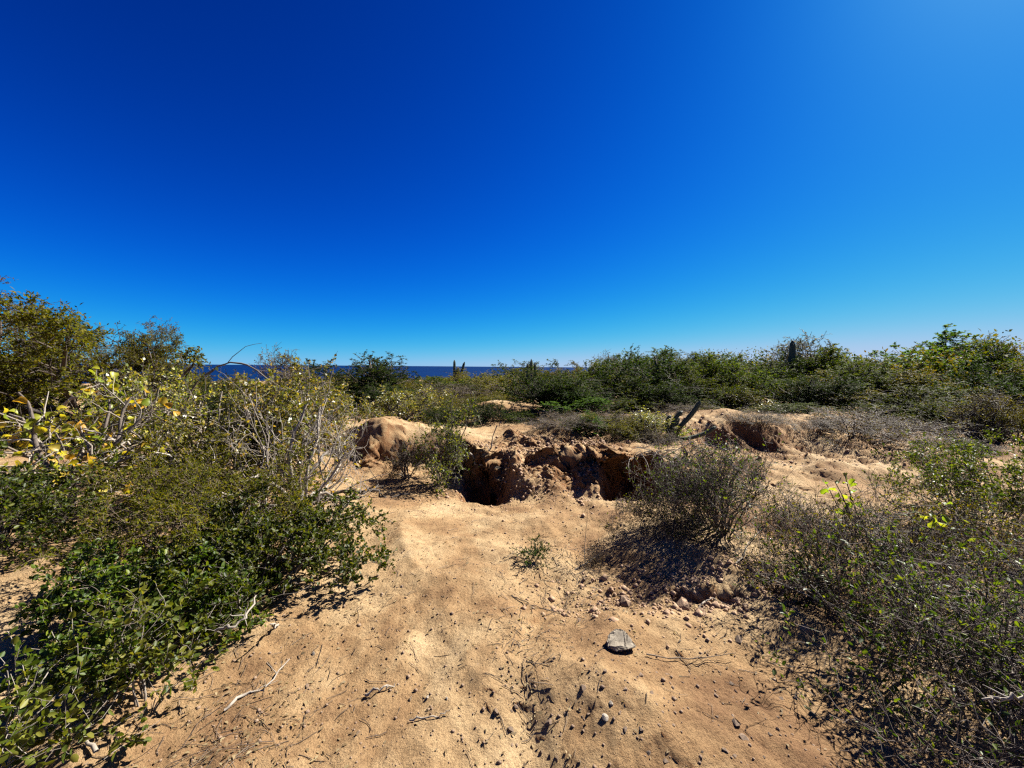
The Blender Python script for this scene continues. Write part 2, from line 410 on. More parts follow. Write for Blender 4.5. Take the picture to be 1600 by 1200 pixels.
# ------------------------------------------------------------------ ground sheet and sea
def build_ground():
    cy_ = -1.2
    rr = [0.0, 0.3, 0.6, 0.9, 1.2, 1.5]
    r = 1.75
    while r < 1400:
        rr.append(r)
        if 6.3 < r < 7.7: dr = 0.0125
        elif r < 7.7: dr = 0.018 * max(1, r / 3.2)
        elif r < 16: dr = 0.045 * (r / 7.7) ** 1.6
        else: dr = 0.16 * (r / 16) ** 1.35
        r += dr
    rr = np.array(rr)
    a1 = np.radians(np.linspace(-66, 66, 510))
    a2 = np.radians(np.linspace(68, 292, 60))[1:-1]
    A = np.concatenate([a1, a2])
    nr, na = len(rr), len(A)
    R, T = np.meshgrid(rr, A, indexing='ij')
    X = R * np.sin(T); Y = cy_ + R * np.cos(T)
    Z = height(X, Y)
    # lumps and pockets pushed sideways into the cut faces
    yb = bank_line(X) + bank_wob(X, Y)
    face = np.exp(-((Y - yb - 0.08) / 0.32) ** 2) * sst((X + 3.2) / 1.0) * sst((7.5 - X) / 2.0)
    gzz = np.gradient(Z, axis=0) / np.maximum(np.gradient(R, axis=0), 1e-4)
    steep = np.clip(np.abs(gzz) - 0.3, 0, 1.0) * np.exp(-(R / 12) ** 4) * np.clip(R / 3, 0, 1)
    face = np.maximum(face * np.clip(steep + 0.35, 0, 1), steep * 0.45)
    Y2 = Y + warp(X, Y, Z)
    k = face > 0.02
    xa, ya, za = X[k], Y[k], Z[k]
    def f3(seed, sc_, o=6):
        t = 0; a = 1
        for q in range(o):
            t = t + a * noise3(xa * sc_, ya * sc_, za * sc_, seed + q); a *= 0.6; sc_ *= 2.1
        return t
    X2 = X.copy()
    Y2[k] += face[k] * 0.17 * f3(141, 3.0)
    X2[k] += face[k] * 0.14 * f3(151, 3.0)
    Z[k] += face[k] * 0.08 * f3(161, 4.0)
    V = np.stack([X2, Y2, Z], -1).reshape(-1, 3)
    i = np.arange(nr - 1)[:, None]; j = np.arange(na)[None, :]; j2 = (j + 1) % na
    F = np.stack([i * na + j, i * na + j2, (i + 1) * na + j2, (i + 1) * na + j], -1).reshape(-1, 4)[:, ::-1]
    me = mesh_from('ground', V, F, True)
    o = link('ground', me, M['ground'])
    tag(o, 'sandy tan desert ground with an eroded gully bank', None, kind='structure')
    return o
build_ground()

def build_sea():
    rr = np.array([0, 300, 700, 1200, 2500, 5000, 10000, 20000, 40000, 90000.0])
    A = np.linspace(0, 2 * np.pi, 129)[:-1]
    R, T = np.meshgrid(rr, A, indexing='ij')
    V = np.stack([R * np.sin(T), R * np.cos(T), np.full_like(R, -22.0)], -1).reshape(-1, 3)
    na = len(A); i = np.arange(len(rr) - 1)[:, None]; j = np.arange(na)[None, :]; j2 = (j + 1) % na
    F = np.stack([i * na + j, i * na + j2, (i + 1) * na + j2, (i + 1) * na + j], -1).reshape(-1, 4)[:, ::-1]
    o = link('sea', mesh_from('sea', V, F), M['sea'])
    tag(o, 'deep blue sea along the horizon', None, kind='structure')
build_sea()

# ------------------------------------------------------------------ plant growth
def grow(base, dirs, length, Mp, wander, up=0.0, g=rng):
    K = len(base)
    P = np.empty((K, Mp, 3)); P[:, 0] = base
    d = nrm(dirs)
    stp = (np.asarray(length) / (Mp - 1)).reshape(-1, 1) * np.ones((K, 1))
    for i in range(1, Mp):
        d = nrm(d + wander * g.normal(size=(K, 3)) + np.array([0, 0, up]))
        P[:, i] = P[:, i - 1] + d * stp
    return P

def sprout(P, R, K, t0, t1, length, spread, Mp, wander, up=0.0, rf=0.6, fwd=0.6, lvar=0.4, g=rng):
    """K children on the polylines P; returns (P2, R2)"""
    n, m, _ = P.shape
    idx = g.integers(0, n, K)
    t = g.uniform(t0, t1, K)
    u = t * (m - 1); i = np.minimum(u.astype(int), m - 2); f = (u - i)[:, None]
    pos = P[idx, i] * (1 - f) + P[idx, i + 1] * f
    tan = nrm(P[idx, i + 1] - P[idx, i])
    rnd = nrm(g.normal(size=(K, 3)))
    d = nrm(tan * fwd + rnd * spread + np.array([0, 0, up * 2]))
    L = length * g.uniform(1 - lvar, 1 + lvar, K) * (1.15 - 0.45 * t)
    r0 = (R[idx, i] * (1 - f[:, 0]) + R[idx, i + 1] * f[:, 0]) * rf
    P2 = grow(pos, d, L, Mp, wander, up, g)
    R2 = r0[:, None] * np.linspace(1, 0.35, Mp)[None, :]
    return P2, R2

def tubes(P, R, sides, rmin=0.0008):
    K, m, _ = P.shape
    R = np.maximum(R, rmin)
    T = np.empty_like(P); T[:, 1:-1] = P[:, 2:] - P[:, :-2]; T[:, 0] = P[:, 1] - P[:, 0]; T[:, -1] = P[:, -1] - P[:, -2]
    T = nrm(T)
    ref = np.zeros((K, 1, 3)); ax = np.argmin(np.abs(T.mean(1)), axis=1); ref[np.arange(K), 0, ax] = 1
    N = nrm(np.cross(T, np.broadcast_to(ref, T.shape))); B = np.cross(T, N)
    a = np.arange(sides) / sides * 2 * np.pi
    ca = np.cos(a)[None, None, :, None]; sa = np.sin(a)[None, None, :, None]
    V = P[:, :, None, :] + R[:, :, None, None] * (N[:, :, None, :] * ca + B[:, :, None, :] * sa)
    k = np.arange(K)[:, None, None]; i = np.arange(m - 1)[None, :, None]; s = np.arange(sides)[None, None, :]; s2 = (s + 1) % sides
    b = (k * m + i) * sides
    F = np.stack([b + s, b + s2, b + sides + s2, b + sides + s], -1).reshape(-1, 4)
    return V.reshape(-1, 3), F

def leaves(pos, d, L, W, upb=0.5, fold=0.18, g=rng, curl=0.0):
    K = len(pos)
    d = nrm(d)
    n = nrm(g.normal(size=(K, 3)) + np.array([0, 0, upb]))
    s = nrm(np.cross(d, n)); n = np.cross(s, d)
    L = np.asarray(L).reshape(-1, 1) * np.ones((K, 1)); W = np.asarray(W).reshape(-1, 1) * np.ones((K, 1))
    v0 = pos
    v1 = pos + d * L * 0.5 + s * W * 0.5 + n * W * fold
    v2 = pos + d * L - n * L * curl
    v3 = pos + d * L * 0.5 - s * W * 0.5 + n * W * fold
    V = np.stack([v0, v1, v2, v3], 1).reshape(-1, 3)
    F = np.arange(K * 4).reshape(K, 4)
    return V, F

def oval_leaves(pos, d, L, W, upb=0.5, fold=0.18, g=rng, curl=0.0):
    K = len(pos)
    d = nrm(d)
    n = nrm(g.normal(size=(K, 3)) + np.array([0, 0, upb]))
    s = nrm(np.cross(d, n)); n = np.cross(s, d)
    L = np.asarray(L).reshape(-1, 1) * np.ones((K, 1)); W = np.asarray(W).reshape(-1, 1) * np.ones((K, 1))
    up = n * W * fold
    V = np.stack([pos, pos + d * L * 0.3 + s * W * 0.46 + up, pos + d * L * 0.72 + s * W * 0.40 + up * 0.8 - n * L * curl * 0.4, pos + d * L - n * L * curl,
                  pos + d * L * 0.72 - s * W * 0.40 + up * 0.8 - n * L * curl * 0.4, pos + d * L * 0.3 - s * W * 0.46 + up], 1).reshape(-1, 3)
    b = np.arange(K)[:, None] * 6
    F = np.concatenate([b + np.array([[0, 1, 2, 3]]), b + np.array([[0, 3, 4, 5]])])
    return V, F

def along(P, K, t0, t1, g=rng):
    n, m, _ = P.shape
    idx = g.integers(0, n, K); t = g.uniform(t0, t1, K)
    u = t * (m - 1); i = np.minimum(u.astype(int), m - 2); f = (u - i)[:, None]
    return P[idx, i] * (1 - f) + P[idx, i + 1] * f, nrm(P[idx, i + 1] - P[idx, i])

def skeleton(p, g):
    """levels of polylines for a shrub of height 1-ish, then fitted to p['w'], p['h']"""
    K = p.get('stems', 7)
    a = g.uniform(0, 2 * np.pi, K)
    tilt = g.uniform(p.get('tilt0', 0.15), p.get('tilt1', 1.0), K)
    d = np.stack([np.cos(a) * np.sin(tilt), np.sin(a) * np.sin(tilt), np.cos(tilt)], -1)
    d = nrm(d + np.array(p.get('bias', (0, 0, 0)), float))
    base = np.stack([np.cos(a), np.sin(a), np.zeros(K)], -1) * p.get('foot', 0.05) * g.uniform(0.2, 1, (K, 1))
    L0 = p.get('l0', 0.75)
    P0 = grow(base, d, L0 * g.uniform(0.7, 1.15, K), 8, p.get('wander', 0.22), p.get('up', 0.05), g)
    r0 = p.get('r0', 0.022)
    R0 = r0 * g.uniform(0.6, 1.1, (K, 1)) * np.linspace(1, 0.4, 8)[None]
    lev = [(P0, R0)]
    for (cnt, t0, t1, ln, spread, mp, wan, up) in p['lev']:
        P, R = lev[-1]
        lev.append(sprout(P, R, cnt, t0, t1, ln, spread, mp, wan, up, p.get('rf', 0.62), p.get('fwd', 0.6), 0.4, g))
    allp = np.concatenate([q.reshape(-1, 3) for q, _ in lev])
    wx = np.percentile(np.hypot(allp[:, 0], allp[:, 1]), 97); hz = np.percentile(allp[:, 2], 99)
    sc3 = np.array([p['w'] / 2 / wx, p['w'] / 2 / wx, p['h'] / hz])
    sr = (p['w'] / 2 / wx * p['h'] / hz) ** 0.5
    out = []
    for q, r in lev:
        q = q * sc3
        q[..., 2] = np.maximum(q[..., 2], p.get('floor', 0.015) + 0.02 * g.random(q.shape[:2]))
        q[:, 0] = q[:, 0] if q is not None else q[:, 0]
        out.append((q, r * sr))
    out[0][0][:, 0, 2] = -0.06
    return out

def make_shrub_meshes(p, seed, name):
    """returns list of (part name, mesh, material key)"""
    g = np.random.default_rng(seed)
    lev = skeleton(p, g)
    parts = []
    sides = p.get('sides', [5, 4, 3, 3, 3])
    G1 = Geo()
    nb = p.get('thick', 2)
    for k in range(min(nb, len(lev))):
        G1.add(*tubes(lev[k][0], lev[k][1], sides[k], p.get('rmin', 0.0012)))
    parts.append(('branches', G1.mesh(name + '_branches', True), p['bark']))
    if len(lev) > nb:
        G2 = Geo()
        for k in range(nb, len(lev)):
            G2.add(*tubes(lev[k][0], lev[k][1], 3, p.get('rmin', 0.0012)))
        parts.append(('twigs', G2.mesh(name + '_twigs', False), p.get('twig', p['bark'])))
    if p.get('nleaf', 0):
        G3 = Geo()
        P, R = lev[-1]
        n = p['nleaf']
        n2 = int(n * p.get('inner', 0.2)) if len(lev) > 1 else 0
        po, tn = along(P, n - n2, p.get('lt0', 0.15), 1.0, g)
        if n2:
            po2, tn2 = along(lev[-2][0], n2, 0.4, 1.0, g)
            po = np.concatenate([po, po2]); tn = np.concatenate([tn, tn2])
        jit = p.get('jit', 0.0)
        if jit: po = po + g.normal(size=po.shape) * jit
        po[:, 2] = np.maximum(po[:, 2], 0.03)
        d = nrm(tn * p.get('lfwd', 0.5) + nrm(g.normal(size=po.shape)) * 0.9 + np.array([0, 0, p.get('lup', 0.1)]))
        s = g.uniform(0.55, 1.25, len(po))
        G3.add(*(oval_leaves if p.get('oval') else leaves)(po, d, p['ll'] * s, p['lw'] * s, 0.5, 0.18, g, p.get('curl', 0.05)))
        parts.append(('foliage', G3.mesh(name + '_foliage', False), p['leaf']))
    return parts

def shrub_at(name, parts, loc, rot=0.0, scale=(1, 1, 1)):
    root = link(name, None, loc=loc)
    root.empty_display_size = 0.2
    root.rotation_euler = (0, 0, rot); root.scale = scale
    for pn, me, mk in parts:
        link(pn, me, M[mk], root)
    return root

def gz(x, y):
    return float(height(np.array([x]), np.array([y]))[0])

# ------------------------------------------------------------------ shrub recipes
D3 = lambda a, b, c, ln=0.42: [(a, 0.25, 1.0, ln, 0.75, 6, 0.22, 0.04), (b, 0.2, 1.0, ln * 0.55, 0.85, 4, 0.28, 0.03), (c, 0.15, 1.0, ln * 0.32, 0.9, 3, 0.28, 0.02)]
REC = {
 'green': dict(w=2.6, h=1.9, stems=9, tilt1=1.25, lev=D3(60, 380, 1000), r0=0.02, thick=2, bark='bark_dark', leaf='leaf_green', nleaf=18000, ll=0.054, lw=0.024, rmin=0.003),
 'dark': dict(w=2.6, h=1.9, stems=9, tilt1=1.25, lev=D3(60, 380, 1000), r0=0.02, thick=2, bark='bark_dark', leaf='leaf_dark', nleaf=20000, ll=0.055, lw=0.024, rmin=0.003),
 'olive': dict(w=2.6, h=1.6, stems=9, tilt1=1.3, lev=D3(60, 380, 1100), r0=0.02, thick=2, bark='bark_brown', leaf='leaf_olive', nleaf=18000, ll=0.05, lw=0.02, rmin=0.003),
 'light': dict(w=3.0, h=2.6, stems=5, tilt1=0.9, lev=[(40, 0.35, 1.0, 0.45, 0.75, 6, 0.25, 0.05), (220, 0.3, 1.0, 0.25, 0.8, 5, 0.25, 0.03), (800, 0.3, 1.0, 0.10, 0.9, 4, 0.2, 0.05)], r0=0.03, thick=2, bark='bark_dark', leaf='leaf_light', nleaf=17000, ll=0.065, lw=0.035, lt0=0.3, rmin=0.004),
 'mixed': dict(w=2.2, h=1.6, stems=8, tilt1=1.15, lev=D3(45, 260, 900), r0=0.022, thick=2, bark='bark_grey', leaf='leaf_mixed', nleaf=6500, ll=0.055, lw=0.032, rmin=0.003),
 'bare': dict(w=2.0, h=1.7, stems=8, tilt1=1.0, lev=D3(50, 350, 1300), r0=0.022, thick=2, bark='bark_grey', twig='twig_purple', leaf='leaf_olive', nleaf=3500, ll=0.04, lw=0.02, rmin=0.003),
 'brush': dict(w=2.0, h=0.8, stems=22, tilt1=1.35, lev=D3(110, 600, 2200), r0=0.012, thick=1, bark='bark_brown', twig='twig_purple', leaf='leaf_brown', nleaf=4000, ll=0.03, lw=0.012, rmin=0.0022, foot=0.25),
}
PROTO = {}
for k, v in REC.items():
    PROTO[k] = [make_shrub_meshes(v, 100 + 7 * i + len(k) * 13 + ord(k[0]), k + '_shrub') for i in range(1 if k in ('bare', 'mixed') else 2)]
PW = {k: (v['w'], v['h']) for k, v in REC.items()}

def place(kind, px, depth, wpx, ytop, label, cat, group=None, name='shrub', var=None, rot=None, sink=0.05, xs=1.0):
    x = x_at(px, depth)
    z = gz(x, depth)
    w = wpx / FPX * depth * (1.25 if kind in ('dark', 'green') else 1.3)
    h = max(0.25, (z_at(px, ytop, depth) - z) * (1.13 if kind in ('dark', 'green') else 1.06))
    v = int(rng.integers(0, len(PROTO[kind]))) if var is None else var
    sw, sh = PW[kind]
    o = shrub_at(name, PROTO[kind][v], (x, depth, z - sink), rng.uniform(0, 6.28) if rot is None else rot, (w / sw, w / sw, h / sh))
    return tag(o, label, cat, group)

# ------------------------------------------------------------------ middle distance and far shrubs, each where it stands
BG = [
 # kind, px, depth, width px, top px, label
 ('dark', 552, 11.8, 185, 566, 'rounded dark green shrub standing against the sea at left of centre'),
 ('bare', 445, 9.5, 100, 552, 'bare grey twiggy shrub reaching above the sea line'),
 ('olive', 400, 12.0, 150, 592, 'low olive shrub beneath the sea, left of the bare grey twigs'),
 ('olive', 335, 11.0, 130, 590, 'low olive shrub beside the wide tree, under the left end of the sea'),
 ('olive', 655, 15.0, 120, 588, 'flat olive shrub right of the rounded dark green one'),
 ('olive', 745, 17.0, 130, 583, 'pale olive shrub around the two-armed far cactus'),
 ('brush', 700, 12.5, 130, 598, 'greyish brush in front of the far cactus'),
 ('olive', 803, 14.5, 125, 579, 'yellowish olive shrub above the bare pink soil mound'),
 ('olive', 745, 12.0, 110, 608, 'olive shrub left of the bare pink soil mound'),
 ('dark', 868, 10.2, 140, 579, 'dark green bushy shrub right of the pink soil mound'),
 ('green', 915, 13.0, 120, 572, 'green shrub behind the dark bushy one near the centre'),
 ('dark', 1000, 11.6, 165, 560, 'broad dark green shrub at the centre of the thicket'),
 ('green', 1065, 13.0, 100, 578, 'bright green shrub joined to the broad dark one on its right'),
 ('bare', 958, 15.0, 80, 556, 'thin bare shrub sticking out of the thicket top near the centre'),
 ('green', 1035, 19.0, 140, 553, 'green shrub on the skyline with a crooked twig on top'),
 ('green', 1140, 12.6, 130, 562, 'green shrub right of the broad dark thicket, below the skyline'),
 ('green', 1115, 18.0, 120, 558, 'dark skyline shrub above the gap right of the broad dark thicket'),
 ('mixed', 1165, 10.5, 100, 610, 'grey green shrub with a white forked limb behind the right bank'),
 ('dark', 1195, 15.0, 120, 568, 'dark shrub under the cardon cactus on the skyline'),
 ('bare', 1250, 16.0, 130, 532, 'gnarled half bare tree around the cardon on the skyline'),
 ('green', 1285, 14.0, 150, 554, 'mid green shrub right of the gnarled tree'),
 ('light', 1345, 15.0, 130, 548, 'light green shrub leading up to the tallest skyline crown'),
 ('light', 1435, 17.0, 150, 524, 'tallest light green tree crown on the right skyline'),
 ('olive', 1320, 11.5, 140, 582, 'olive brown shrub in front of the light green row at right'),
 ('dark', 1270, 11.0, 110, 590, 'low dark green shrub right of the small bare sand patch'),
 ('green', 1390, 10.5, 160, 608, 'low green shrub behind the purple brush at right'),
 ('olive', 1472, 11.5, 140, 572, 'olive shrub below the right side of the tall right crown'),
 ('bare', 1540, 14.0, 140, 534, 'bare grey tree on the right skyline'),
 ('green', 1590, 13.0, 140, 546, 'green shrub at the right edge of the skyline'),
 ('dark', 1525, 10.5, 150, 600, 'dark green shrub under the bare grey tree at right'),
 ('green', 1240, 9.8, 110, 628, 'low green shrub between the right bank and the purple brush'),
 ('brush', 1340, 8.0, 170, 640, 'purple grey twig brush on the right bank with deep shade under it'),
 ('brush', 1425, 8.6, 110, 652, 'tan twig brush right of the purple grey brush'),
 ('bare', 1530, 8.2, 120, 612, 'grey fan of fine twigs growing on the right sand flat'),
 ('olive', 1600, 8.0, 110, 625, 'olive shrub behind the grey twig fan at the right edge'),
 ('green', 1460, 9.2, 140, 630, 'low green shrub left of the grey twig fan'),
 ('brush', 985, 7.4, 130, 640, 'brown dry brush crowning the dark hollow'),
 ('brush', 915, 7.8, 120, 646, 'tan dry brush on top of the bank above the slumped soil'),
 ('light', 920, 8.8, 110, 618, 'pale green shrub with light stems behind the tan brush'),
 ('green', 830, 8.6, 80, 650, 'small green shrub left of the round soil mound'),
 ('brush', 1070, 9.0, 90, 628, 'brown twig brush behind the leaning cactus'),
 ('olive', 1100, 9.5, 90, 625, 'small yellow green shrub right of the leaning cactus'),
 ('dark', 760, 8.6, 70, 628, 'small dark leaved shrub left of the pink soil mound'),
 ('mixed', 620, 7.8, 110, 606, 'dark stemmed yellow leaved shrub on top of the left sand mound'),
 ('dark', 350, 7.0, 90, 610, 'dark shrub hidden behind the yellow leaved thicket'),
 ('olive', 250, 9.0, 160, 580, 'olive shrub right of the wide spreading tree'),
 ('dark', 905, 9.6, 110, 602, 'dark shrub low in the thicket above the tan brush'),
 ('green', 965, 10.3, 130, 594, 'mid green shrub in front of the broad dark one'),
 ('dark', 1040, 10.2, 120, 592, 'dark green shrub right behind the leaning cactus'),
 ('green', 1105, 11.0, 130, 582, 'green shrub up the slope from the leaning cactus, low in the thicket'),
 ('olive', 1160, 12.0, 120, 588, 'olive shrub behind the white forked limb'),
 ('green', 1212, 11.8, 120, 586, 'green shrub left of the small bare sand patch'),
 ('green', 1310, 12.6, 150, 570, 'green shrub in the middle of the right thicket'),
 ('dark', 1375, 13.0, 140, 574, 'dark green shrub below the left side of the tall right crown'),
 ('green', 1425, 12.4, 140, 584, 'green shrub below the middle of the tall right crown'),
 ('light', 1490, 13.2, 150, 562, 'light green shrub between the tall right crown and the bare grey tree'),
 ('dark', 1575, 11.4, 150, 578, 'dark shrub low at the right edge of the thicket'),
 ('olive', 470, 14.0, 150, 589, 'olive shrub seen below the sea behind the bare grey twigs'),
 ('olive', 620, 12.5, 120, 600, 'olive shrub at the right foot of the rounded dark green one'),
 ('green', 690, 14.5, 120, 592, 'green shrub left of the far cactus foot'),
 ('olive', 720, 10.2, 110, 618, 'yellow olive shrub above the many-stemmed shrub by the gully'),
 ('olive', 665, 9.6, 110, 614, 'olive shrub on the crest behind the left sand mound'),
 ('dark', 590, 10.8, 90, 604, 'dark shrub just behind the left sand mound'),
 ('mixed', 520, 8.6, 120, 606, 'yellow flecked shrub left of the sand mound crest'),
 ('brush', 880, 7.0, 110, 652, 'dry tan stems on the bank edge over the slumped soil'),
 ('brush', 990, 6.9, 70, 662, 'dry brown stems at the lip of the bank just left of the cactus'),
 ('green', 940, 7.9, 70, 655, 'small green shrub amid the tan brush on the bank'),
 ('light', 905, 7.2, 80, 642, 'pale green shrub at the lip of the bank over the slumped soil'),
 ('olive', 960, 7.1, 105, 642, 'olive shrub at the lip of the bank left of the hollow'),
 ('mixed', 1012, 7.2, 95, 640, 'yellow flecked shrub right above the hollow'),
 ('brush', 1180, 7.9, 90, 668, 'dry brush on the crest of the right bank'),
 ('brush', 1500, 7.4, 90, 690, 'low dry brush on the right sand flat'),
 ('brush', 1032, 6.3, 60, 668, 'tuft of dry stems around the foot of the leaning cactus'),
 ('green', 845, 17.0, 130, 573, 'green shrub on the skyline at the right end of the visible sea'),
 ('olive', 905, 18.0, 120, 570, 'olive shrub on the skyline between the sea end and the broad dark thicket'),
 ('brush', 1270, 8.4, 110, 655, 'dry brush left of the purple grey brush on the right bank'),
 ('dark', 700, 8.2, 80, 632, 'dark leaved shrub behind the many-stemmed one by the gully'),
]
for i, (k, px, dep, wpx, yt, lab) in enumerate(BG):
    nm = {'brush': 'dry_brush', 'bare': 'bare_shrub'}.get(k, 'shrub')
    place(k, px, dep, wpx, yt, lab, 'brush' if k == 'brush' else 'shrub', name=nm)
# ------------------------------------------------------------------ far scrub that reads as one mass
def far_scrub():
    g = np.random.default_rng(5)
    protos = {}
    for kk, leafkey in (('a', 'leaf_olive'), ('b', 'leaf_green'), ('c', 'leaf_brown'), ('d', 'leaf_dark')):
        G = Geo()
        n = 0
        while n < 125:
            az = g.uniform(-1.02, 1.05); r = 19 + 60 * g.random() ** 1.3 if n % 3 else g.uniform(40, 220)
            x, y = r * math.sin(az), r * math.cos(az)
            z = gz(x, y)
            right = az > 0.22
            hh = g.uniform(1.0, 1.9) if not right else min(g.uniform(1.5, 2.8), 1.3 + CAM_Z - z + 0.012 * r)
            if az < 0.2: hh = min(hh, max(0.5, CAM_Z - 0.021 * y - z) * g.uniform(0.8, 1.05))
            ww = hh * g.uniform(1.1, 1.9)
            m = 430 if r < 60 else 170
            ls = (0.13 if r < 60 else 0.27) * (1 + 0.5 * (r > 120))
            # clumps on a half-ellipsoid with gaps
            nc = 22
            th = g.uniform(0, 2 * np.pi, nc); ph = np.arccos(g.uniform(0.0, 1, nc)); rad = g.uniform(0.35, 0.95, nc)
            c = np.stack([np.cos(th) * np.sin(ph) * ww / 2, np.sin(th) * np.sin(ph) * ww / 2, np.cos(ph) * hh * 0.9], -1) * rad[:, None]
            po = c[g.integers(0, nc, m)] + g.normal(size=(m, 3)) * np.array([0.11, 0.11, 0.055]) * hh
            po[:, 2] = np.abs(po[:, 2]) + 0.05
            s = g.uniform(0.6, 1.3, m)
            G.add(*leaves(po + np.array([x, y, z]), nrm(g.normal(size=(m, 3)) + [0, 0, 0.4]), ls * s, ls * 0.5 * s, 0.4, 0.15, g))
            n += 1
        protos[kk] = (G, leafkey)
    names = {'a': ('olive', 'far olive scrub spreading towards the sea'), 'b': ('green', 'far green scrub on the plain'), 'c': ('brown', 'far dry brown scrub on the plain'), 'd': ('dark', 'far dark green scrub on the plain')}
    for kk, (G, lk) in protos.items():
        o = link(names[kk][0] + '_far_scrub', G.mesh('far_scrub'), M[lk])
        tag(o, names[kk][1], 'scrub', kind='stuff')
far_scrub()

# ------------------------------------------------------------------ near shrubs, one of a kind
def unique(name, recipe, x, y, label, cat='shrub', seed=1, rot=0.0, dz=-0.03):
    parts = make_shrub_meshes(recipe, seed, name)
    o = shrub_at(name, parts, (x, y, gz(x, y) + dz), rot)
    tag(o, label, cat)
    return o

# low green bush in front at left
unique('green_bush', dict(oval=1, w=1.6, h=0.58, stems=18, tilt1=1.4, lev=D3(100, 520, 1500, 0.4), r0=0.012, thick=2, bark='bark_grey', leaf='leaf_green_near', nleaf=16500, ll=0.029, lw=0.018, rmin=0.0012, foot=0.2),
       -1.78, 2.75, 'low dense green bush with tiny leaves spilling onto the sand at left', seed=3)
unique('green_bush', dict(oval=1, w=1.3, h=0.5, stems=14, tilt1=1.4, lev=D3(80, 400, 1200, 0.4), r0=0.012, thick=2, bark='bark_grey', leaf='leaf_green_near', nleaf=12500, ll=0.029, lw=0.018, rmin=0.0012, foot=0.2),
       -2.15, 2.2, 'dense green bush left of the tiny leaved one, ground in shade below it', seed=4)
unique('olive_bush', dict(w=1.9, h=0.74, stems=20, tilt1=1.3, lev=D3(110, 600, 1900, 0.4), r0=0.012, thick=2, bark='bark_brown', leaf='leaf_olive', nleaf=24000, ll=0.026, lw=0.010, rmin=0.0012, foot=0.3),
       -2.55, 3.05, 'feathery olive brown bush behind the green ones at left', seed=5)
unique('leafy_sprig', dict(oval=1, w=0.85, h=0.55, stems=9, tilt1=1.0, lev=[(40, 0.2, 1, 0.4, 0.7, 6, 0.2, 0.05), (160, 0.2, 1, 0.22, 0.8, 5, 0.2, 0.05)], r0=0.008, thick=2, bark='bark_grey', leaf='leaf_sprig', nleaf=1300, ll=0.032, lw=0.02, rmin=0.0012),
       -1.72, 1.75, 'loose sprigs of light green leaves at the lower left', seed=6)
unique('leafy_sprig', dict(oval=1, w=0.7, h=0.5, stems=7, tilt1=1.0, lev=[(30, 0.2, 1, 0.4, 0.7, 6, 0.2, 0.05), (110, 0.2, 1, 0.22, 0.8, 5, 0.2, 0.05)], r0=0.008, thick=2, bark='bark_pale', leaf='leaf_sprig', nleaf=800, ll=0.034, lw=0.022, rmin=0.0012),
       -2.05, 1.5, 'thin pale stemmed sprigs in the bottom left corner', seed=7)
unique('green_bush', dict(oval=1, w=1.3, h=0.7, stems=12, tilt1=1.3, lev=D3(90, 450, 1300, 0.4), r0=0.012, thick=2, bark='bark_dark', leaf='leaf_green_near', nleaf=8500, ll=0.031, lw=0.019, rmin=0.0012),
       -3.55, 2.6, 'dark green bush at the left edge below the yellow leaved tree', seed=8)
# thicket of yellowing shrubs
YR = dict(w=2.3, h=1.55, stems=12, tilt1=1.1, lev=D3(60, 300, 900, 0.42), r0=0.02, thick=2, bark='bark_pale', twig='bark_grey', leaf='leaf_mixed', nleaf=6000, ll=0.042, lw=0.03, rmin=0.0018, foot=0.15)
unique('yellowing_shrub', dict(YR, leaf='leaf_mixed', nleaf=5200, w=2.2, h=1.45), -3.15, 4.9, 'yellowing shrub with arched pale branches below the sea line at left', seed=12)
unique('yellowing_shrub', dict(YR, w=1.5, h=1.25), -3.0, 4.7, 'grey branched shrub with small yellow leaves beside the fallen branch', seed=13)
unique('yellowing_shrub', dict(YR, w=2.6, h=1.45), -4.55, 5.4, 'brownish yellow thicket between the wide tree and the pale arched branches', seed=14)
unique('yellowing_shrub', dict(YR, leaf='leaf_olive', nleaf=14000, ll=0.03, lw=0.014, w=1.7, h=0.8), -3.25, 4.15, 'olive brown undergrowth in front of the yellowing shrubs', seed=15)
unique('yellowing_shrub', dict(YR, w=1.25, h=1.2, stems=10, tilt1=0.75, nleaf=3000, bark='bark_dark', leaf='leaf_sprig', ll=0.04, lw=0.022), -0.98, 5.55, 'many-stemmed yellow green shrub standing left of the gully', seed=16)
unique('twiggy_shrub', dict(REC['bare'], w=0.7, h=0.55, nleaf=700, ll=0.025, lw=0.012, rmin=0.0016, leaf='leaf_olive'), -1.5, 5.5, 'small twiggy shrub at the foot of the left sand mound', seed=17)
unique('bare_shrub', dict(oval=1, w=1.7, h=1.2, stems=13, tilt1=1.3, tilt0=0.2, wander=0.28, lev=[(42, 0.3, 1, 0.5, 0.7, 7, 0.25, 0.02), (230, 0.2, 1, 0.3, 0.8, 6, 0.28, 0), (800, 0.2, 1, 0.15, 0.9, 4, 0.25, 0)], r0=0.026, thick=2, bark='bark_pale', twig='bark_pale', leaf='leaf_yellow', nleaf=420, ll=0.04, lw=0.03, rmin=0.0018),
       -2.25, 4.05, 'nearly bare shrub of pale grey limbs with few yellow leaves behind the green bush', 'bare shrub', seed=18)
# centre right shrub with the long shadow
unique('twiggy_shrub', dict(oval=1, bias=(-0.32, -0.05, 0), w=1.35, h=0.86, stems=36, tilt1=1.3, lev=D3(200, 1100, 4200, 0.42), r0=0.009, thick=1, bark='bark_brown', twig='twig_purple', leaf='leaf_green_near', nleaf=3600, ll=0.026, lw=0.012, rmin=0.0012, foot=0.12),
       1.98, 3.6, 'dense twiggy shrub with a black shadow on the sand right of the gully', seed=21)
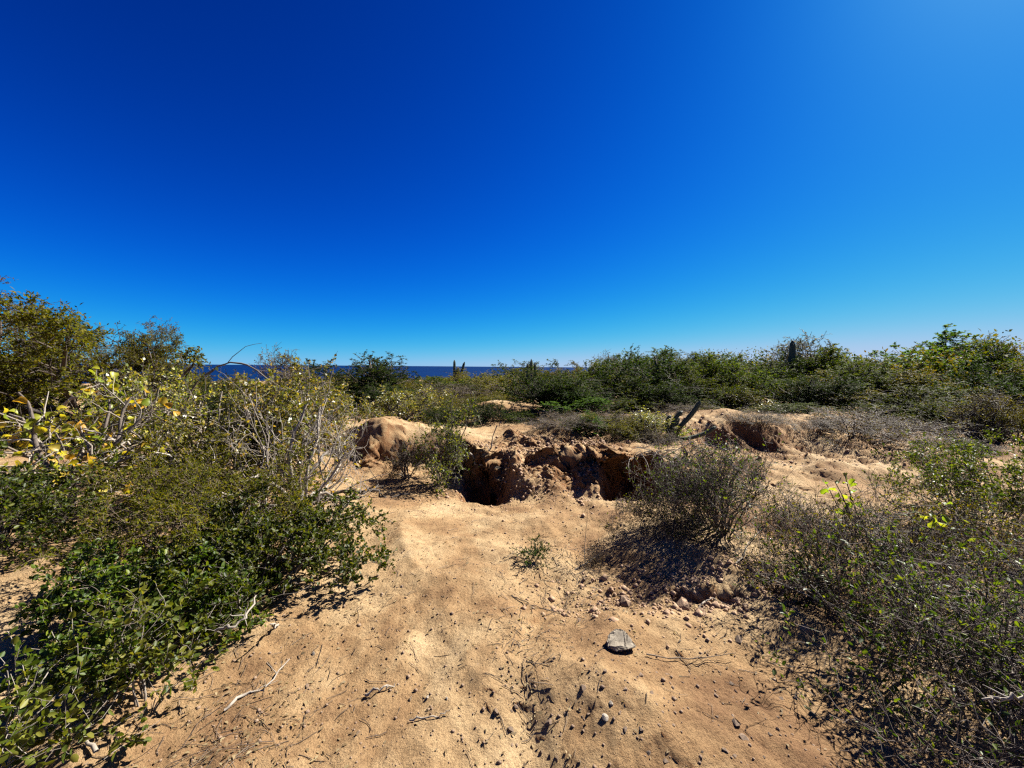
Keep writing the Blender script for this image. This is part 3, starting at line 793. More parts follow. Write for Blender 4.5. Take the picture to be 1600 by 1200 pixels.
# right foreground mass
OR = dict(oval=1, w=1.5, h=0.75, stems=30, tilt1=1.3, lev=D3(180, 900, 3000, 0.42), r0=0.008, thick=1, bark='bark_grey', twig='twig_purple', leaf='leaf_olive', nleaf=2600, ll=0.024, lw=0.010, rmin=0.0012, foot=0.3)
unique('twiggy_bush', OR, 2.5, 2.75, 'grey brown twig bush on the right beside the bare sand', seed=22)
unique('twiggy_bush', dict(OR, w=1.8, h=0.72, leaf='leaf_green_near', nleaf=4500, ll=0.03, lw=0.014), 2.42, 2.08, 'dark tangled bush with small green leaves in the lower right', seed=23)
unique('green_bush', dict(OR, oval=0, lev=D3(140, 700, 2200, 0.42), w=1.7, h=0.85, leaf='leaf_olive', nleaf=9000, bark='bark_brown', twig='bark_brown'), 3.6, 2.7, 'olive green bush at the right edge behind the tangled one', seed=24)
unique('green_bush', dict(OR, oval=0, lev=D3(120, 600, 1800, 0.42), w=1.6, h=0.9, leaf='leaf_green_near', nleaf=13000, ll=0.03, lw=0.016), 4.9, 3.9, 'green leafy bush at the right edge in front of the sand flat', seed=25)
unique('twiggy_bush', dict(OR, lev=D3(150, 800, 2700, 0.42), w=1.3, h=0.55, leaf='leaf_green_near', nleaf=2500), 2.12, 1.42, 'shaded tangle of twigs in the bottom right corner', seed=26)
unique('twiggy_bush', dict(OR, w=1.0, h=0.4, nleaf=600, stems=18, lev=D3(80, 400, 1200, 0.42)), 2.95, 3.75, 'low bare twigs between the shadowed shrub and the right bush', seed=27)
unique('twiggy_bush', dict(OR, w=0.95, h=0.42, nleaf=700, stems=24, lev=D3(120, 650, 2200, 0.42), bark='bark_dark', twig='bark_brown'), 1.42, 3.62, 'sprawl of dark twigs left of the shadowed shrub, under the hollow', seed=28)
# small plants on the sand
unique('small_plant', dict(w=0.36, h=0.17, stems=26, tilt1=1.2, lev=[(70, 0.2, 1, 0.35, 0.6, 5, 0.15, 0.06)], r0=0.006, thick=2, bark='bark_dark', leaf='leaf_dark', nleaf=700, ll=0.026, lw=0.008, lfwd=1.2, rmin=0.001),
       *on_ground(832, 878), 'small dark green plant growing alone on the sand', 'plant', seed=31)
unique('dry_tuft', dict(w=0.28, h=0.2, stems=50, tilt1=0.8, lev=[(120, 0.2, 1, 0.4, 0.5, 5, 0.15, 0.06)], r0=0.004, thick=2, bark='bark_brown', leaf='leaf_dry', nleaf=150, ll=0.02, lw=0.004, rmin=0.0008),
       *on_ground(930, 872), 'dry brown tuft right of the small green plant', 'dry tuft', seed=32)
unique('green_tuft', dict(w=0.5, h=0.2, stems=40, tilt1=1.2, lev=[(160, 0.2, 1, 0.4, 0.5, 5, 0.15, 0.06)], r0=0.005, thick=2, bark='bark_brown', leaf='leaf_bright', nleaf=900, ll=0.03, lw=0.009, rmin=0.001),
       x_at(1060, 6.6), 6.6, 'bright green tuft below the leaning cactus', 'tuft', seed=33)

# ------------------------------------------------------------------ trees at left
def build_tree(name, x, y, label, seed, h, w, limbs, nleaf, leafkey, ll, lw, r0, lean=(0, 0, 1), flat=0.0, barkkey='bark_dark', trunk_h=0.7, c3=1500):
    g = np.random.default_rng(seed)
    z = gz(x, y)
    root = link(name, None, loc=(x, y, z - 0.05))
    tr = grow(np.zeros((1, 3)), np.array([lean], float), [trunk_h], 8, 0.16, 0.0, g)
    tR = r0 * np.linspace(1.25, 0.8, 8)[None]
    G = Geo(); G.add(*tubes(tr, tR, 9))
    link('trunk', G.mesh('trunk', True), M[barkkey], root)
    K = limbs
    a = np.linspace(0, 2 * np.pi, K, endpoint=False) + g.uniform(-0.3, 0.3, K)
    el = g.uniform(0.15, 0.9, K)
    d = np.stack([np.cos(a) * np.cos(el), np.sin(a) * np.cos(el), np.sin(el)], -1)
    base = np.repeat(tr[:, -1], K, 0) - np.array([0, 0, 1]) * g.uniform(0, 0.25, (K, 1)) * trunk_h
    P0 = grow(base, d, w * 0.5 * g.uniform(0.6, 1.05, K), 9, 0.26, 0.03, g)
    R0 = r0 * 0.62 * np.linspace(1, 0.35, 9)[None] * g.uniform(0.7, 1, (K, 1))
    P1, R1 = sprout(P0, R0, K * 7, 0.25, 1, w * 0.2, 0.8, 7, 0.28, 0.06, 0.6, 0.6, 0.4, g)
    P2, R2 = sprout(P1, R1, K * 45, 0.2, 1, w * 0.095, 0.9, 4, 0.28, 0.06, 0.55, 0.6, 0.4, g)
    P3, R3 = sprout(P2, R2, c3, 0.2, 1, w * 0.04, 0.9, 3, 0.25, 0.05, 0.6, 0.6, 0.4, g)
    top = np.percentile(P3[..., 2], 98)
    k = h / top
    for P in (P0, P1, P2, P3):
        P[..., 2] = tr[0, -1, 2] * (1 - 0.0) + (P[..., 2] - tr[0, -1, 2]) * (h - tr[0, -1, 2]) / (top - tr[0, -1, 2])
        P[..., 2] = np.maximum(P[..., 2], 0.12)
    G = Geo(); G.add(*tubes(P0, R0, 6)); G.add(*tubes(P1, R1, 4))
    link('branches', G.mesh('branches', True), M[barkkey], root)
    G = Geo(); G.add(*tubes(P2, R2, 3, 0.004)); G.add(*tubes(P3, R3, 3, 0.0028))
    link('twigs', G.mesh('twigs'), M[barkkey], root)
    if nleaf:
        po, tn = along(P3, nleaf, 0.1, 1, g)
        po = po + g.normal(size=po.shape) * 0.02
        s = g.uniform(0.6, 1.3, nleaf)
        G = Geo(); G.add(*leaves(po, nrm(tn * 0.4 + nrm(g.normal(size=po.shape))), ll * s, lw * s, 0.6, 0.15, g))
        link('crown', G.mesh('crown'), M[leafkey], root)
    tag(root, label, 'tree')
    return root

build_tree('spreading_tree', x_at(125, 8.6), 8.6, 'wide spreading tree with a thick dark leaning trunk at left', 41, 2.6, 6.4, 12, 42000, 'leaf_olive', 0.07, 0.031, 0.13, (0.4, 0, 0.9), c3=4500)
build_tree('gnarled_tree', x_at(62, 9.6), 9.6, 'tall gnarled half bare tree rising behind the spreading tree at the left edge', 42, 3.35, 6.5, 10, 24000, 'leaf_brown', 0.05, 0.02, 0.11, (0.1, 0, 1), trunk_h=1.6, c3=2400)
build_tree('gnarled_tree', x_at(225, 9.2), 9.2, 'small dark tree whose crown stands against the sky right of the spreading tree', 43, 2.45, 3.4, 7, 18000, 'leaf_olive', 0.045, 0.018, 0.07, (0.1, 0, 1), trunk_h=1.1, c3=1800)

# ------------------------------------------------------------------ yellow leaved tree near the left edge: every leaf its own piece
def leaf_mesh(name, g, L=0.076):
    n = 9
    a = np.linspace(-np.pi, np.pi, n, endpoint=False)
    r = 0.5 * (1 - 0.16 * np.cos(3 * a)) * (1 + 0.06 * g.normal(size=n))
    X = 0.5 + np.cos(a) * r; Y = np.sin(a) * r * 0.95
    Z = 0.35 * np.abs(Y) + 0.10 * np.sin(a * 2 + g.uniform(0, 6)) - 0.25 * (X - 0.4) ** 2
    V = np.concatenate([[[0.5, 0, -0.03]], np.stack([X, Y, Z], -1), [[-0.45, 0, 0.0], [-0.45, 0.02, 0.0]]]) * L
    F = [[0, 1 + i, 1 + (i + 1) % n] for i in range(n)] + [[n + 1, n + 2, 1]]
    return mesh_from(name, V, np.array(F), True)

def basis_to(d, n):
    x = Vector(d).normalized(); z = Vector(n); y = z.cross(x).normalized(); z = x.cross(y)
    return Matrix((x, y, z)).transposed()

def yellow_tree():
    g = np.random.default_rng(77)
    x, y = -4.3, 3.65
    z = gz(x, y)
    root = link('yellow_leaved_tree', None, loc=(x, y, z - 0.04))
    tag(root, 'small tree with big round yellow leaves and a pale forked trunk near the left edge', 'tree')
    tr = np.array([[[0, 0, 0], [0.02, 0, 0.12], [0.03, 0.02, 0.26], [0.0, 0.03, 0.40]]], float)
    G = Geo(); G.add(*tubes(tr, np.array([[0.075, 0.065, 0.06, 0.06]]), 9)); link('trunk', G.mesh('trunk', True), M['bark_grey'], root)
    K = 8
    a = np.array([2.7, 3.3, 2.2, 0.2, 0.7, 5.4, 6.0, 4.2]); el = np.array([0.5, 0.85, 1.05, 0.35, 0.9, 0.3, 0.75, 0.5])
    d = np.stack([np.cos(a) * np.cos(el), np.sin(a) * np.cos(el), np.sin(el)], -1)
    P0 = grow(np.repeat(tr[:, -1], K, 0) - [0, 0, 0.04], d, np.array([1.0, 1.1, 1.0, 0.85, 1.0, 0.9, 0.95, 0.9]), 9, 0.17, 0.03, g)
    R0 = np.linspace(0.042, 0.014, 9)[None] * g.uniform(0.6, 1, (K, 1))
    G = Geo(); G.add(*tubes(P0, R0, 7)); link('branches', G.mesh('branches', True), M['bark_grey'], root)
    P1, R1 = sprout(P0, R0, 60, 0.2, 1, 0.42, 0.8, 6, 0.22, -0.02, 0.6, 0.6, 0.4, g)
    P2, R2 = sprout(P1, R1, 190, 0.2, 1, 0.2, 0.8, 5, 0.22, 0.0, 0.6, 0.6, 0.4, g)
    for P in (P1, P2): P[..., 2] = np.maximum(P[..., 2], 0.1)
    G = Geo(); G.add(*tubes(P1, R1, 5, 0.003)); G.add(*tubes(P2, R2, 4, 0.0025)); link('twigs', G.mesh('twigs', True), M['bark_pale'], root)
    ms = [leaf_mesh('round_leaf', g) for _ in range(4)]
    for me in ms: me.materials.append(M['leaf_yellow_single'])
    po, tn = along(P2, 298, 0.2, 1, g)
    for i in range(298):
        dd = nrm(tn[i] * 0.3 + g.normal(size=3) * 0.8 + np.array([0, 0, -0.35]))
        nn = g.normal(size=3) + np.array([0, -0.3, 0.5])
        o = link('leaf', ms[i % 4], None, root)
        mw = basis_to(dd, nn).to_4x4(); s = g.uniform(0.65, 1.25)
        o.matrix_local = Matrix.Translation(Vector(po[i]) + Vector(dd) * 0.02) @ mw @ Matrix.Scale(s, 4)

def single_leaf_mat(name, cols, pos=None, trans=0.42):
    m = leaf_mat(name, cols, trans, 0.45, 0.4, pos, (1.5, 1.4, 0.5))
    n, l = m.node_tree.nodes, m.node_tree.links
    oi = next(q for q in n if q.bl_idname == 'ShaderNodeObjectInfo')
    rp = next(q for q in n if q.bl_idname == 'ShaderNodeValToRGB')
    l.new(oi.outputs['Random'], rp.inputs[0])
    hs = next(q for q in n if q.bl_idname == 'ShaderNodeHueSaturation')
    for k in ('Value', 'Hue'):
        for lk in list(hs.inputs[k].links): l.remove(lk)
    return m
M['leaf_yellow_single'] = single_leaf_mat('leaf_yellow_single', [(0.1152, 0.1632, 0.012), (0.2496, 0.2688, 0.018), (0.4032, 0.3648, 0.024), (0.4992, 0.4032, 0.048), (0.4608, 0.2304, 0.024), (0.192, 0.2112, 0.018)])
M['leaf_bright_single'] = single_leaf_mat('leaf_bright_single', [(0.105, 0.18, 0.014), (0.18, 0.2475, 0.021), (0.27, 0.285, 0.028)], trans=0.55)
yellow_tree()

def bright_sprig():
    g = np.random.default_rng(78)
    x, y = x_at(1395, 2.9), 2.9
    z = gz(x, y)
    root = link('leafy_sprig', None, loc=(x, y, z - 0.03))
    tag(root, 'upright sprig with large bright yellow green leaves above the right bush', 'plant')
    K = 6
    a = g.uniform(0, 6.28, K); el = g.uniform(0.9, 1.35, K)
    d = np.stack([np.cos(a) * np.cos(el), np.sin(a) * np.cos(el), np.sin(el)], -1)
    P0 = grow(np.zeros((K, 3)), d, g.uniform(0.65, 0.85, K), 9, 0.1, 0.0, g)
    R0 = np.linspace(0.008, 0.003, 9)[None].repeat(K, 0)
    G = Geo(); G.add(*tubes(P0, R0, 5)); link('stems', G.mesh('stems', True), M['bark_brown'], root)
    ms = [leaf_mesh('sprig_leaf', g, 0.055) for _ in range(3)]
    for me in ms: me.materials.append(M['leaf_bright_single'])
    po, tn = along(P0, 40, 0.7, 1, g)
    for i in range(40):
        dd = nrm(tn[i] * 0.2 + g.normal(size=3) * 0.8 + np.array([0, 0, -0.1])); nn = g.normal(size=3) + np.array([0, -0.4, 0.4])
        o = link('leaf', ms[i % 3], None, root)
        o.matrix_local = Matrix.Translation(Vector(po[i]) + Vector(dd) * 0.015) @ basis_to(dd, nn).to_4x4() @ Matrix.Diagonal((1, 0.7, 1, 1)) @ Matrix.Scale(g.uniform(0.7, 1.2), 4)
bright_sprig()

# ------------------------------------------------------------------ cacti
def cactus_arm(path, radius, ribs=9, seg=26):
    """ribbed column along a path with a domed tip"""
    path = np.asarray(path, float)
    t = np.linspace(0, 1, len(path)); tt = np.linspace(0, 1, seg)
    from_poly = np.stack([np.polyval(np.polyfit(t, path[:, c], min(3, len(path) - 1)), tt) for c in range(3)], -1)
    T = nrm(np.gradient(from_poly, axis=0))
    ref = np.array([0.3, 1.0, 0.1]); N = nrm(np.cross(T, ref)); B = np.cross(T, N)
    ns = ribs * 4
    a = np.arange(ns) / ns * 2 * np.pi
    rib = 1 + 0.14 * np.cos(a * ribs)
    prof = radius * np.where(tt > 0.93, np.sqrt(np.clip(1 - ((tt - 0.93) / 0.072) ** 2, 0.0, 1)), 1.0) * (0.85 + 0.15 * np.sin(tt * np.pi))
    V = from_poly[:, None] + (prof[:, None] * rib[None])[..., None] * (N[:, None] * np.cos(a)[None, :, None] + B[:, None] * np.sin(a)[None, :, None])
    i = np.arange(seg - 1)[:, None]; j = np.arange(ns)[None]; j2 = (j + 1) % ns
    F = np.stack([i * ns + j, i * ns + j2, (i + 1) * ns + j2, (i + 1) * ns + j], -1).reshape(-1, 4)
    # spine clusters on the ribs
    g = rng
    si = np.arange(1, seg - 1); sp = []
    crest = (np.arange(ribs) * 4)
    c = V[1:-1][:, crest]; out = nrm(c - from_poly[1:-1][:, None])
    c = c.reshape(-1, 3); out = out.reshape(-1, 3)
    c = np.repeat(c, 3, 0); out = np.repeat(out, 3, 0)
    d = nrm(out + 0.6 * g.normal(size=out.shape))
    SV, SF = leaves(c, d, radius * 0.5, radius * 0.05, 0, 0.3, g)
    return V.reshape(-1, 3), F, SV, SF

def cactus(name, x, y, label, arms, ribs=9):
    z = gz(x, y)
    root = link(name, None, loc=(x, y, z - 0.04))
    tag(root, label, 'cactus')
    for path, rad in arms:
        V, F, SV, SF = cactus_arm(path, rad, ribs)
        o = link('arm', mesh_from('cactus_arm', V, F, True), M['cactus'], root)
        link('spines', mesh_from('cactus_spines', SV, SF), M['spine'], o)
    return root

cx, cyy = x_at(1056, 6.55), 6.55
lc = cactus('leaning_cactus', cx, cyy, 'dark leaning cactus with upright and sideways arms on the right bank', [
    ([(0, 0, 0), (0.08, 0, 0.25), (0.22, 0, 0.5), (0.36, 0, 0.85)], 0.038),
    ([(0.0, 0.02, 0), (-0.06, 0, 0.2), (-0.02, 0, 0.42), (0.08, 0, 0.58)], 0.034),
    ([(0.02, -0.03, 0), (0.2, -0.05, 0.03), (0.46, -0.05, 0.16), (0.66, -0.05, 0.36)], 0.036),
    ([(0.0, 0.05, 0), (0.02, 0.04, 0.15), (0.03, 0.05, 0.3), (0.05, 0.05, 0.44)], 0.034),
    ([(0.0, 0.0, 0), (-0.1, 0.02, 0.12), (-0.14, 0.03, 0.3), (-0.1, 0.03, 0.46)], 0.033)])
lc.rotation_euler = (0.0, 0.12, 0.0); lc.scale = (0.98, 1, 0.8)
def far_cactus(px, dep, lab, tops, rad):
    x = x_at(px, dep); z = gz(x, dep)
    arms = []
    for dx, yt, lean in tops:
        H = z_at(px, yt, dep) - z
        ox = dx / FPX * dep
        arms.append(([(ox * 0.3, 0, 0), (ox * 0.9, 0, H * 0.3), (ox, 0, H * 0.6), (ox + lean, 0, H)], rad))
    cactus('column_cactus', x, dep, lab, arms, 8)
far_cactus(715, 18.0, 'tall column cactus with several arms standing against the sea', [(-5, 561, 0), (6, 564, 0.15), (1, 572, 0.0), (-1, 575, 0)], 0.06)
far_cactus(830, 13.2, 'three small cactus columns on the skyline above the pink mound', [(0, 559, 0), (6, 564, 0), (-6, 566, 0)], 0.04)
far_cactus(1237, 15.0, 'single thick cardon cactus on the skyline inside the gnarled tree', [(0, 531, 0.0), (7, 552, 0.1)], 0.11)

# ------------------------------------------------------------------ fallen branches, twigs and roots
def stick(name, label, pts, r, mat, cat='branch', side=0, group=None, seed=0, sides=6, lift=0.0):
    """polyline through ground points (x, y, height above ground)"""
    g = np.random.default_rng(seed + 900)
    pts = np.array([(x, y, gz(x, y) + h) for x, y, h in pts])
    c = pts[0].copy()
    t = np.linspace(0, 1, len(pts)); tt = np.linspace(0, 1, 14)
    P = np.stack([np.interp(tt, t, pts[:, k]) for k in range(3)], -1)
    P[1:-1] += g.normal(size=(12, 3)) * r * 0.9
    P = P[None] - c
    R = (r * np.linspace(1, 0.45, 14) * (1 + 0.12 * g.normal(size=14)))[None]
    root = link(name, None, loc=c)
    G = Geo(); G.add(*tubes(P, R, sides)); link('stem', G.mesh(name, True), M[mat], root)
    if side:
        P1, R1 = sprout(P, R, side, 0.25, 0.95, 0.4 * np.linalg.norm(P[0, -1]), 0.6, 6, 0.2, 0.0, 0.6, 0.7, 0.5, g)
        P1[..., 2] = np.maximum(P1[..., 2], P[0, :, 2].min() + 0.004)
        G = Geo(); G.add(*tubes(P1, R1, 4, 0.0012)); link('side_twigs', G.mesh('side_twigs', True), M[mat], root)
    return tag(root, label, cat, group)

def gp(px, py, h=0.0):
    x, y = on_ground(px, py)
    for _ in range(4):
        x, y = on_ground(px, py, gz(x, y) + h)
    return (x, y, h)

fb = stick('fallen_branch', 'dark fallen branch lying on the sand below the left mound', [gp(470, 815, .04), gp(495, 775, .05), gp(540, 772, .06), gp(575, 764, .09), gp(600, 775, .02), gp(640, 772, .01)], 0.022, 'bark_dark', side=9, seed=1)
st_ = stick('stub', 'stub', [gp(556, 770, .05), gp(560, 768, .14), gp(566, 768, .24)], 0.016, 'bark_dark', seed=2)
stc = st_.children[0]; stc.name = 'stub_end'; stc.parent = fb; stc.location = st_.location - fb.location; bpy.data.objects.remove(st_); stc.name = 'stub'
stick('fallen_branch', 'forked dead limb leaning out of the green bush', [gp(395, 905, .02), gp(420, 880, .12), gp(455, 850, .16), gp(490, 800, .16), gp(505, 760, .30)], 0.017, 'bark_dark', side=6, seed=3)
stick('pale_branch', 'long pale dead branch arching over the dead shrub', [gp(495, 815, .08), gp(460, 800, .18), gp(420, 790, .34), gp(380, 770, .42), gp(345, 770, .46)], 0.018, 'bark_pale', side=7, seed=4)
stick('pale_branch', 'curved white dead branch resting on the green bush', [gp(338, 985, .30), gp(365, 980, .33), gp(385, 960, .36), gp(400, 930, .38)], 0.008, 'bark_pale', side=3, seed=5)
stick('pale_stick', 'short pale stick standing in front of the green bush', [gp(432, 980, 0), gp(428, 978, .08), gp(422, 976, .17)], 0.008, 'bark_pale', seed=6)
stick('pale_branch', 'forked pale twig on the sand at lower left', [gp(350, 1110, .01), gp(385, 1080, .015), gp(415, 1075, .012), gp(452, 1030, .015)], 0.007, 'bark_pale', side=4, seed=7)
stick('pale_branch', 'forked grey stick lying in the lower left corner', [gp(150, 1175, .03), gp(120, 1140, .06), gp(115, 1130, .09), gp(85, 1170, .02)], 0.008, 'bark_pale', side=3, seed=8)
stick('thorny_twig', 'white thorny twig pointing in from the right edge', [gp(1620, 1085, .52), gp(1580, 1085, .52), gp(1535, 1090, .50)], 0.007, 'bark_pale', side=6, seed=9)
stick('curved_twig', 'small curled driftwood piece in the middle of the sand', [gp(572, 1086, .01), gp(588, 1078, .02), gp(602, 1072, .02), gp(616, 1068, .01)], 0.007, 'bark_pale', seed=10)
stick('curved_twig', 'thin twig on the sand near the brown leaf heap', [gp(640, 1125, .01), gp(665, 1120, .012), gp(690, 1118, .01), gp(704, 1108, .02)], 0.004, 'bark_pale', seed=11)
stick('dark_root', 'dark root arching out of the sand left of the shadowed shrub', [gp(870, 905, 0), gp(905, 885, .02), gp(950, 860, .05), gp(990, 845, .10), gp(1010, 800, .16)], 0.007, 'bark_dark', side=6, seed=12)
stick('dark_root', 'dark twig crossing the sand towards the slump scar', [gp(800, 930, .005), gp(830, 945, .01), gp(865, 955, .01)], 0.004, 'bark_dark', side=2, seed=13)
stick('pale_root', 'pale curved root at the foot of the shadowed shrub', [gp(1150, 880, .01), gp(1165, 865, .04), gp(1168, 850, .05), gp(1190, 825, .03)], 0.006, 'bark_pale', side=2, seed=14)
stick('pale_root', 'pale root hooked over the edge of the slump scar', [gp(1090, 955, .01), gp(1100, 940, .03), gp(1115, 935, .03), gp(1125, 945, .0)], 0.006, 'bark_pale', seed=15)
stick('dry_twig', 'long thin dry twig lying between the centre rock and the right bush', [gp(1010, 1022, .01), gp(1060, 1030, .012), gp(1100, 1028, .02), gp(1150, 1020, .05)], 0.0035, 'bark_brown', side=3, seed=16)
stick('pale_branch', 'white crooked limb in the shrub left of the gully', [(-0.62, 5.6, .62), (-0.5, 5.58, .72), (-0.38, 5.6, .74), (-0.22, 5.6, .66), (-0.15, 5.6, .70)], 0.016, 'bark_pale', side=4, seed=17)
stick('pale_branch', 'pale stick leaning across the front of the wide tree', [(-6.6, 5.6, .9), (-6.2, 5.5, 1.15), (-5.9, 5.5, 1.3), (-5.5, 5.4, 1.5)], 0.02, 'bark_pale', side=3, seed=18)
stick('pale_branch', 'arched bare branch in front of the sea at left', [(-3.9, 4.9, 1.35), (-3.6, 4.85, 1.5), (-3.2, 4.8, 1.42), (-2.8, 4.75, 1.1), (-2.5, 4.7, 0.8)], 0.014, 'bark_grey', side=7, seed=19)
# roots hanging from the bank over the hollow
def hanging_roots():
    g = np.random.default_rng(33)
    for i, lab in enumerate(('bundle of dry roots hanging over the dark hollow', 'dry hanging roots at the right end of the hollow')):
        x0, y0 = (1.95, 5.35) if i == 0 else (2.5, 5.2)
        z0 = 0.46
        K = 22
        base = np.stack([g.normal(0, 0.18, K), g.normal(0, 0.1, K), g.normal(0, 0.04, K)], -1)
        d = np.stack([g.normal(0, 0.7, K), -np.abs(g.normal(0.5, 0.3, K)), g.uniform(-0.1, 0.6, K)], -1)
        P = grow(base, d, g.uniform(0.4, 0.85, K), 10, 0.14, -0.17, g)
        R = np.linspace(0.006, 0.002, 10)[None].repeat(K, 0)
        root = link('hanging_roots', None, loc=(x0, y0, z0))
        G = Geo(); G.add(*tubes(P, R, 4)); link('strands', G.mesh('strands', True), M['bark_grey'], root)
        P1, R1 = sprout(P, R, 60, 0.3, 1, 0.2, 0.8, 5, 0.2, -0.03, 0.6, 0.6, 0.4, g)
        G = Geo(); G.add(*tubes(P1, R1, 3, 0.0012)); link('rootlets', G.mesh('rootlets'), M['bark_grey'], root)
        tag(root, lab, 'roots')
hanging_roots()

# ------------------------------------------------------------------ stones
def stone_mesh(name, g, sx=1, sy=0.85, sz=0.6, n=16, bev=True):
    bm = bmesh.new()
    for p in nrm(g.normal(size=(n, 3))) * g.uniform(0.75, 1.0, (n, 1)):
        bm.verts.new((p[0] * sx * 0.5, p[1] * sy * 0.5, p[2] * sz * 0.5))
    r = bmesh.ops.convex_hull(bm, input=bm.verts)
    bmesh.ops.delete(bm, geom=[v for v in bm.verts if not v.link_faces], context='VERTS')
    me = bpy.data.meshes.new(name); bm.to_mesh(me); bm.free()
    return me

def big_rock():
    x, y, _ = gp(968, 1012)
    pts = [(-0.06, 0.01, -0.03), (0.06, 0.015, -0.03), (0.085, 0.05, -0.02), (-0.06, 0.07, -0.02), (-0.088, -0.045, 0.048), (-0.03, -0.07, 0.034), (0.02, -0.06, 0.046),
           (0.088, -0.05, 0.038), (-0.055, 0.03, 0.085), (-0.01, 0.055, 0.098), (0.035, 0.045, 0.10), (0.055, 0.02, 0.085), (-0.08, -0.005, 0.06), (0.0, 0.085, 0.03)]
    bm = bmesh.new()
    for p in pts: bm.verts.new((p[0] * 0.95, p[1] * 0.85, p[2] * 0.82))
    bmesh.ops.convex_hull(bm, input=bm.verts)
    bmesh.ops.delete(bm, geom=[v for v in bm.verts if not v.link_faces], context='VERTS')
    bmesh.ops.bevel(bm, geom=bm.edges[:], offset=0.004, segments=1, affect='EDGES')
    bmesh.ops.subdivide_edges(bm, edges=bm.edges[:], cuts=2, use_grid_fill=True)
    g = np.random.default_rng(3)
    for v in bm.verts:
        v.co += Vector(g.normal(size=3)) * 0.0026
    me = bpy.data.meshes.new('rock'); bm.to_mesh(me); bm.free()
    o = link('rock', me, M['rock'], loc=(x, y, gz(x, y) - 0.002))
    o.rotation_euler = (0, 0, 0.1)
    tag(o, 'pale grey angular rock on the sand, the largest stone in the foreground', 'rock')
big_rock()
g = np.random.default_rng(8)
pebm = [stone_mesh('pebble', g, n=int(g.integers(12, 20))) for _ in range(6)]
for me in pebm: me.materials.append(M['pebble'])
palem = [stone_mesh('pale_pebble', g, n=int(g.integers(12, 20))) for _ in range(3)]
for me in palem: me.materials.append(M['pale_pebble'])
NAMED = [(490, 1022, 0.035, 'round grey pebble on the sand below the green bush'), (955, 1100, 0.035, 'pale pebble with a sharp shadow below the rock'), (946, 1122, 0.045, 'largest loose stone below the rock, bright on top'),
         (945, 1050, 0.03, 'dark lump of soil just left below the rock'), (1018, 1083, 0.03, 'small stone right of the pebble trail'), (668, 1090, 0.025, 'white pebble in the middle of the sand'), (698, 1092, 0.022, 'small pale pebble right of the white one'),
         (775, 1112, 0.04, 'dark stone in the sandy rill at the bottom'), (1155, 1000, 0.07, 'dark stone half hidden at the edge of the right bush'), (885, 962, 0.06, 'dark clod at the head of the rill'), (905, 970, 0.05, 'flat clod beside the head of the rill'), (1150, 1130, 0.05, 'brown stone in front of the right bush')]
for px, py, s, lab in NAMED:
    x, y, _ = gp(px, py)
    pale = any(w in lab for w in ('pale', 'white', 'bright', 'grey'))
    o = link('stone', palem[int(g.integers(0, 3))] if pale else pebm[int(g.integers(0, 6))], None, loc=(x, y, gz(x, y) + s * 0.05))
    o.scale = (s, s, s); o.rotation_euler = (g.uniform(-.4, .4), g.uniform(-.4, .4), g.uniform(0, 6))
    tag(o, lab, 'stone', 'stones lying on the sand')
n = 0
while n < 120:
    if n < 95: px, py = g.normal(1000, 110), g.normal(1100, 60)
    else: px, py = g.uniform(420, 1200), g.uniform(800, 1195)
    if not (180 < px < 1330) or not (800 < py < 1196): continue
    if px < 520 and py < 1010: continue
    x, y, _ = gp(px, py)
    s = min(0.055, 0.012 + g.exponential(0.009))
    o = link('pebble', pebm[int(g.integers(0, 6))], None, loc=(x, y, gz(x, y) - s * 0.06))
    o.scale = (s, s * g.uniform(.8, 1.2), s); o.rotation_euler = (g.uniform(-.5, .5), g.uniform(-.5, .5), g.uniform(0, 6))
    tag(o, 'small brown pebble lying loose on the open sand', 'pebble', 'loose pebbles on the sand')
    n += 1

M['soil'] = stone_mat('soil_clod', [(0.15, 0.085, 0.045), (0.23, 0.14, 0.078), (0.31, 0.205, 0.12)], 18)
clodm = [stone_mesh('clod', g, 1, 0.9, 0.75, n=26) for _ in range(4)]
for me in clodm: me.materials.append(M['soil'])
for i in range(34):
    if i < 22: x, y = g.uniform(-0.6, 2.4), g.uniform(4.6, 5.3)
    else: x, y = g.uniform(0.5, 1.9), g.uniform(2.5, 2.85)
    s_ = min(0.14, 0.03 + g.exponential(0.03))
    o = link('soil_clod', clodm[i % 4], None, loc=(x, y, gz(x, y) + s_ * 0.1))
    o.scale = (s_, s_ * g.uniform(.7, 1.1), s_ * g.uniform(.7, 1)); o.rotation_euler = (g.uniform(-.5, .5), g.uniform(-.5, .5), g.uniform(0, 6))
    if i < 22: tag(o, 'clod of dry soil fallen at the foot of the gully bank', 'clod', 'clods below the gully bank')
    else: tag(o, 'clod of dry soil on the slump below the shadowed shrub', 'clod', 'clods on the slump')

# ------------------------------------------------------------------ litter that nobody could count
def scatter_ground(n, g, spots):
    xs, ys = [], []
    w = np.array([s[4] for s in spots], float); w /= w.sum()
    c = g.choice(len(spots), n, p=w)
    sp = np.array([s[:4] for s in spots])
    x = sp[c, 0] + g.normal(size=n) * sp[c, 2]; y = sp[c, 1] + g.normal(size=n) * sp[c, 3]
    k = (y > 0.9)
    return x[k], y[k]

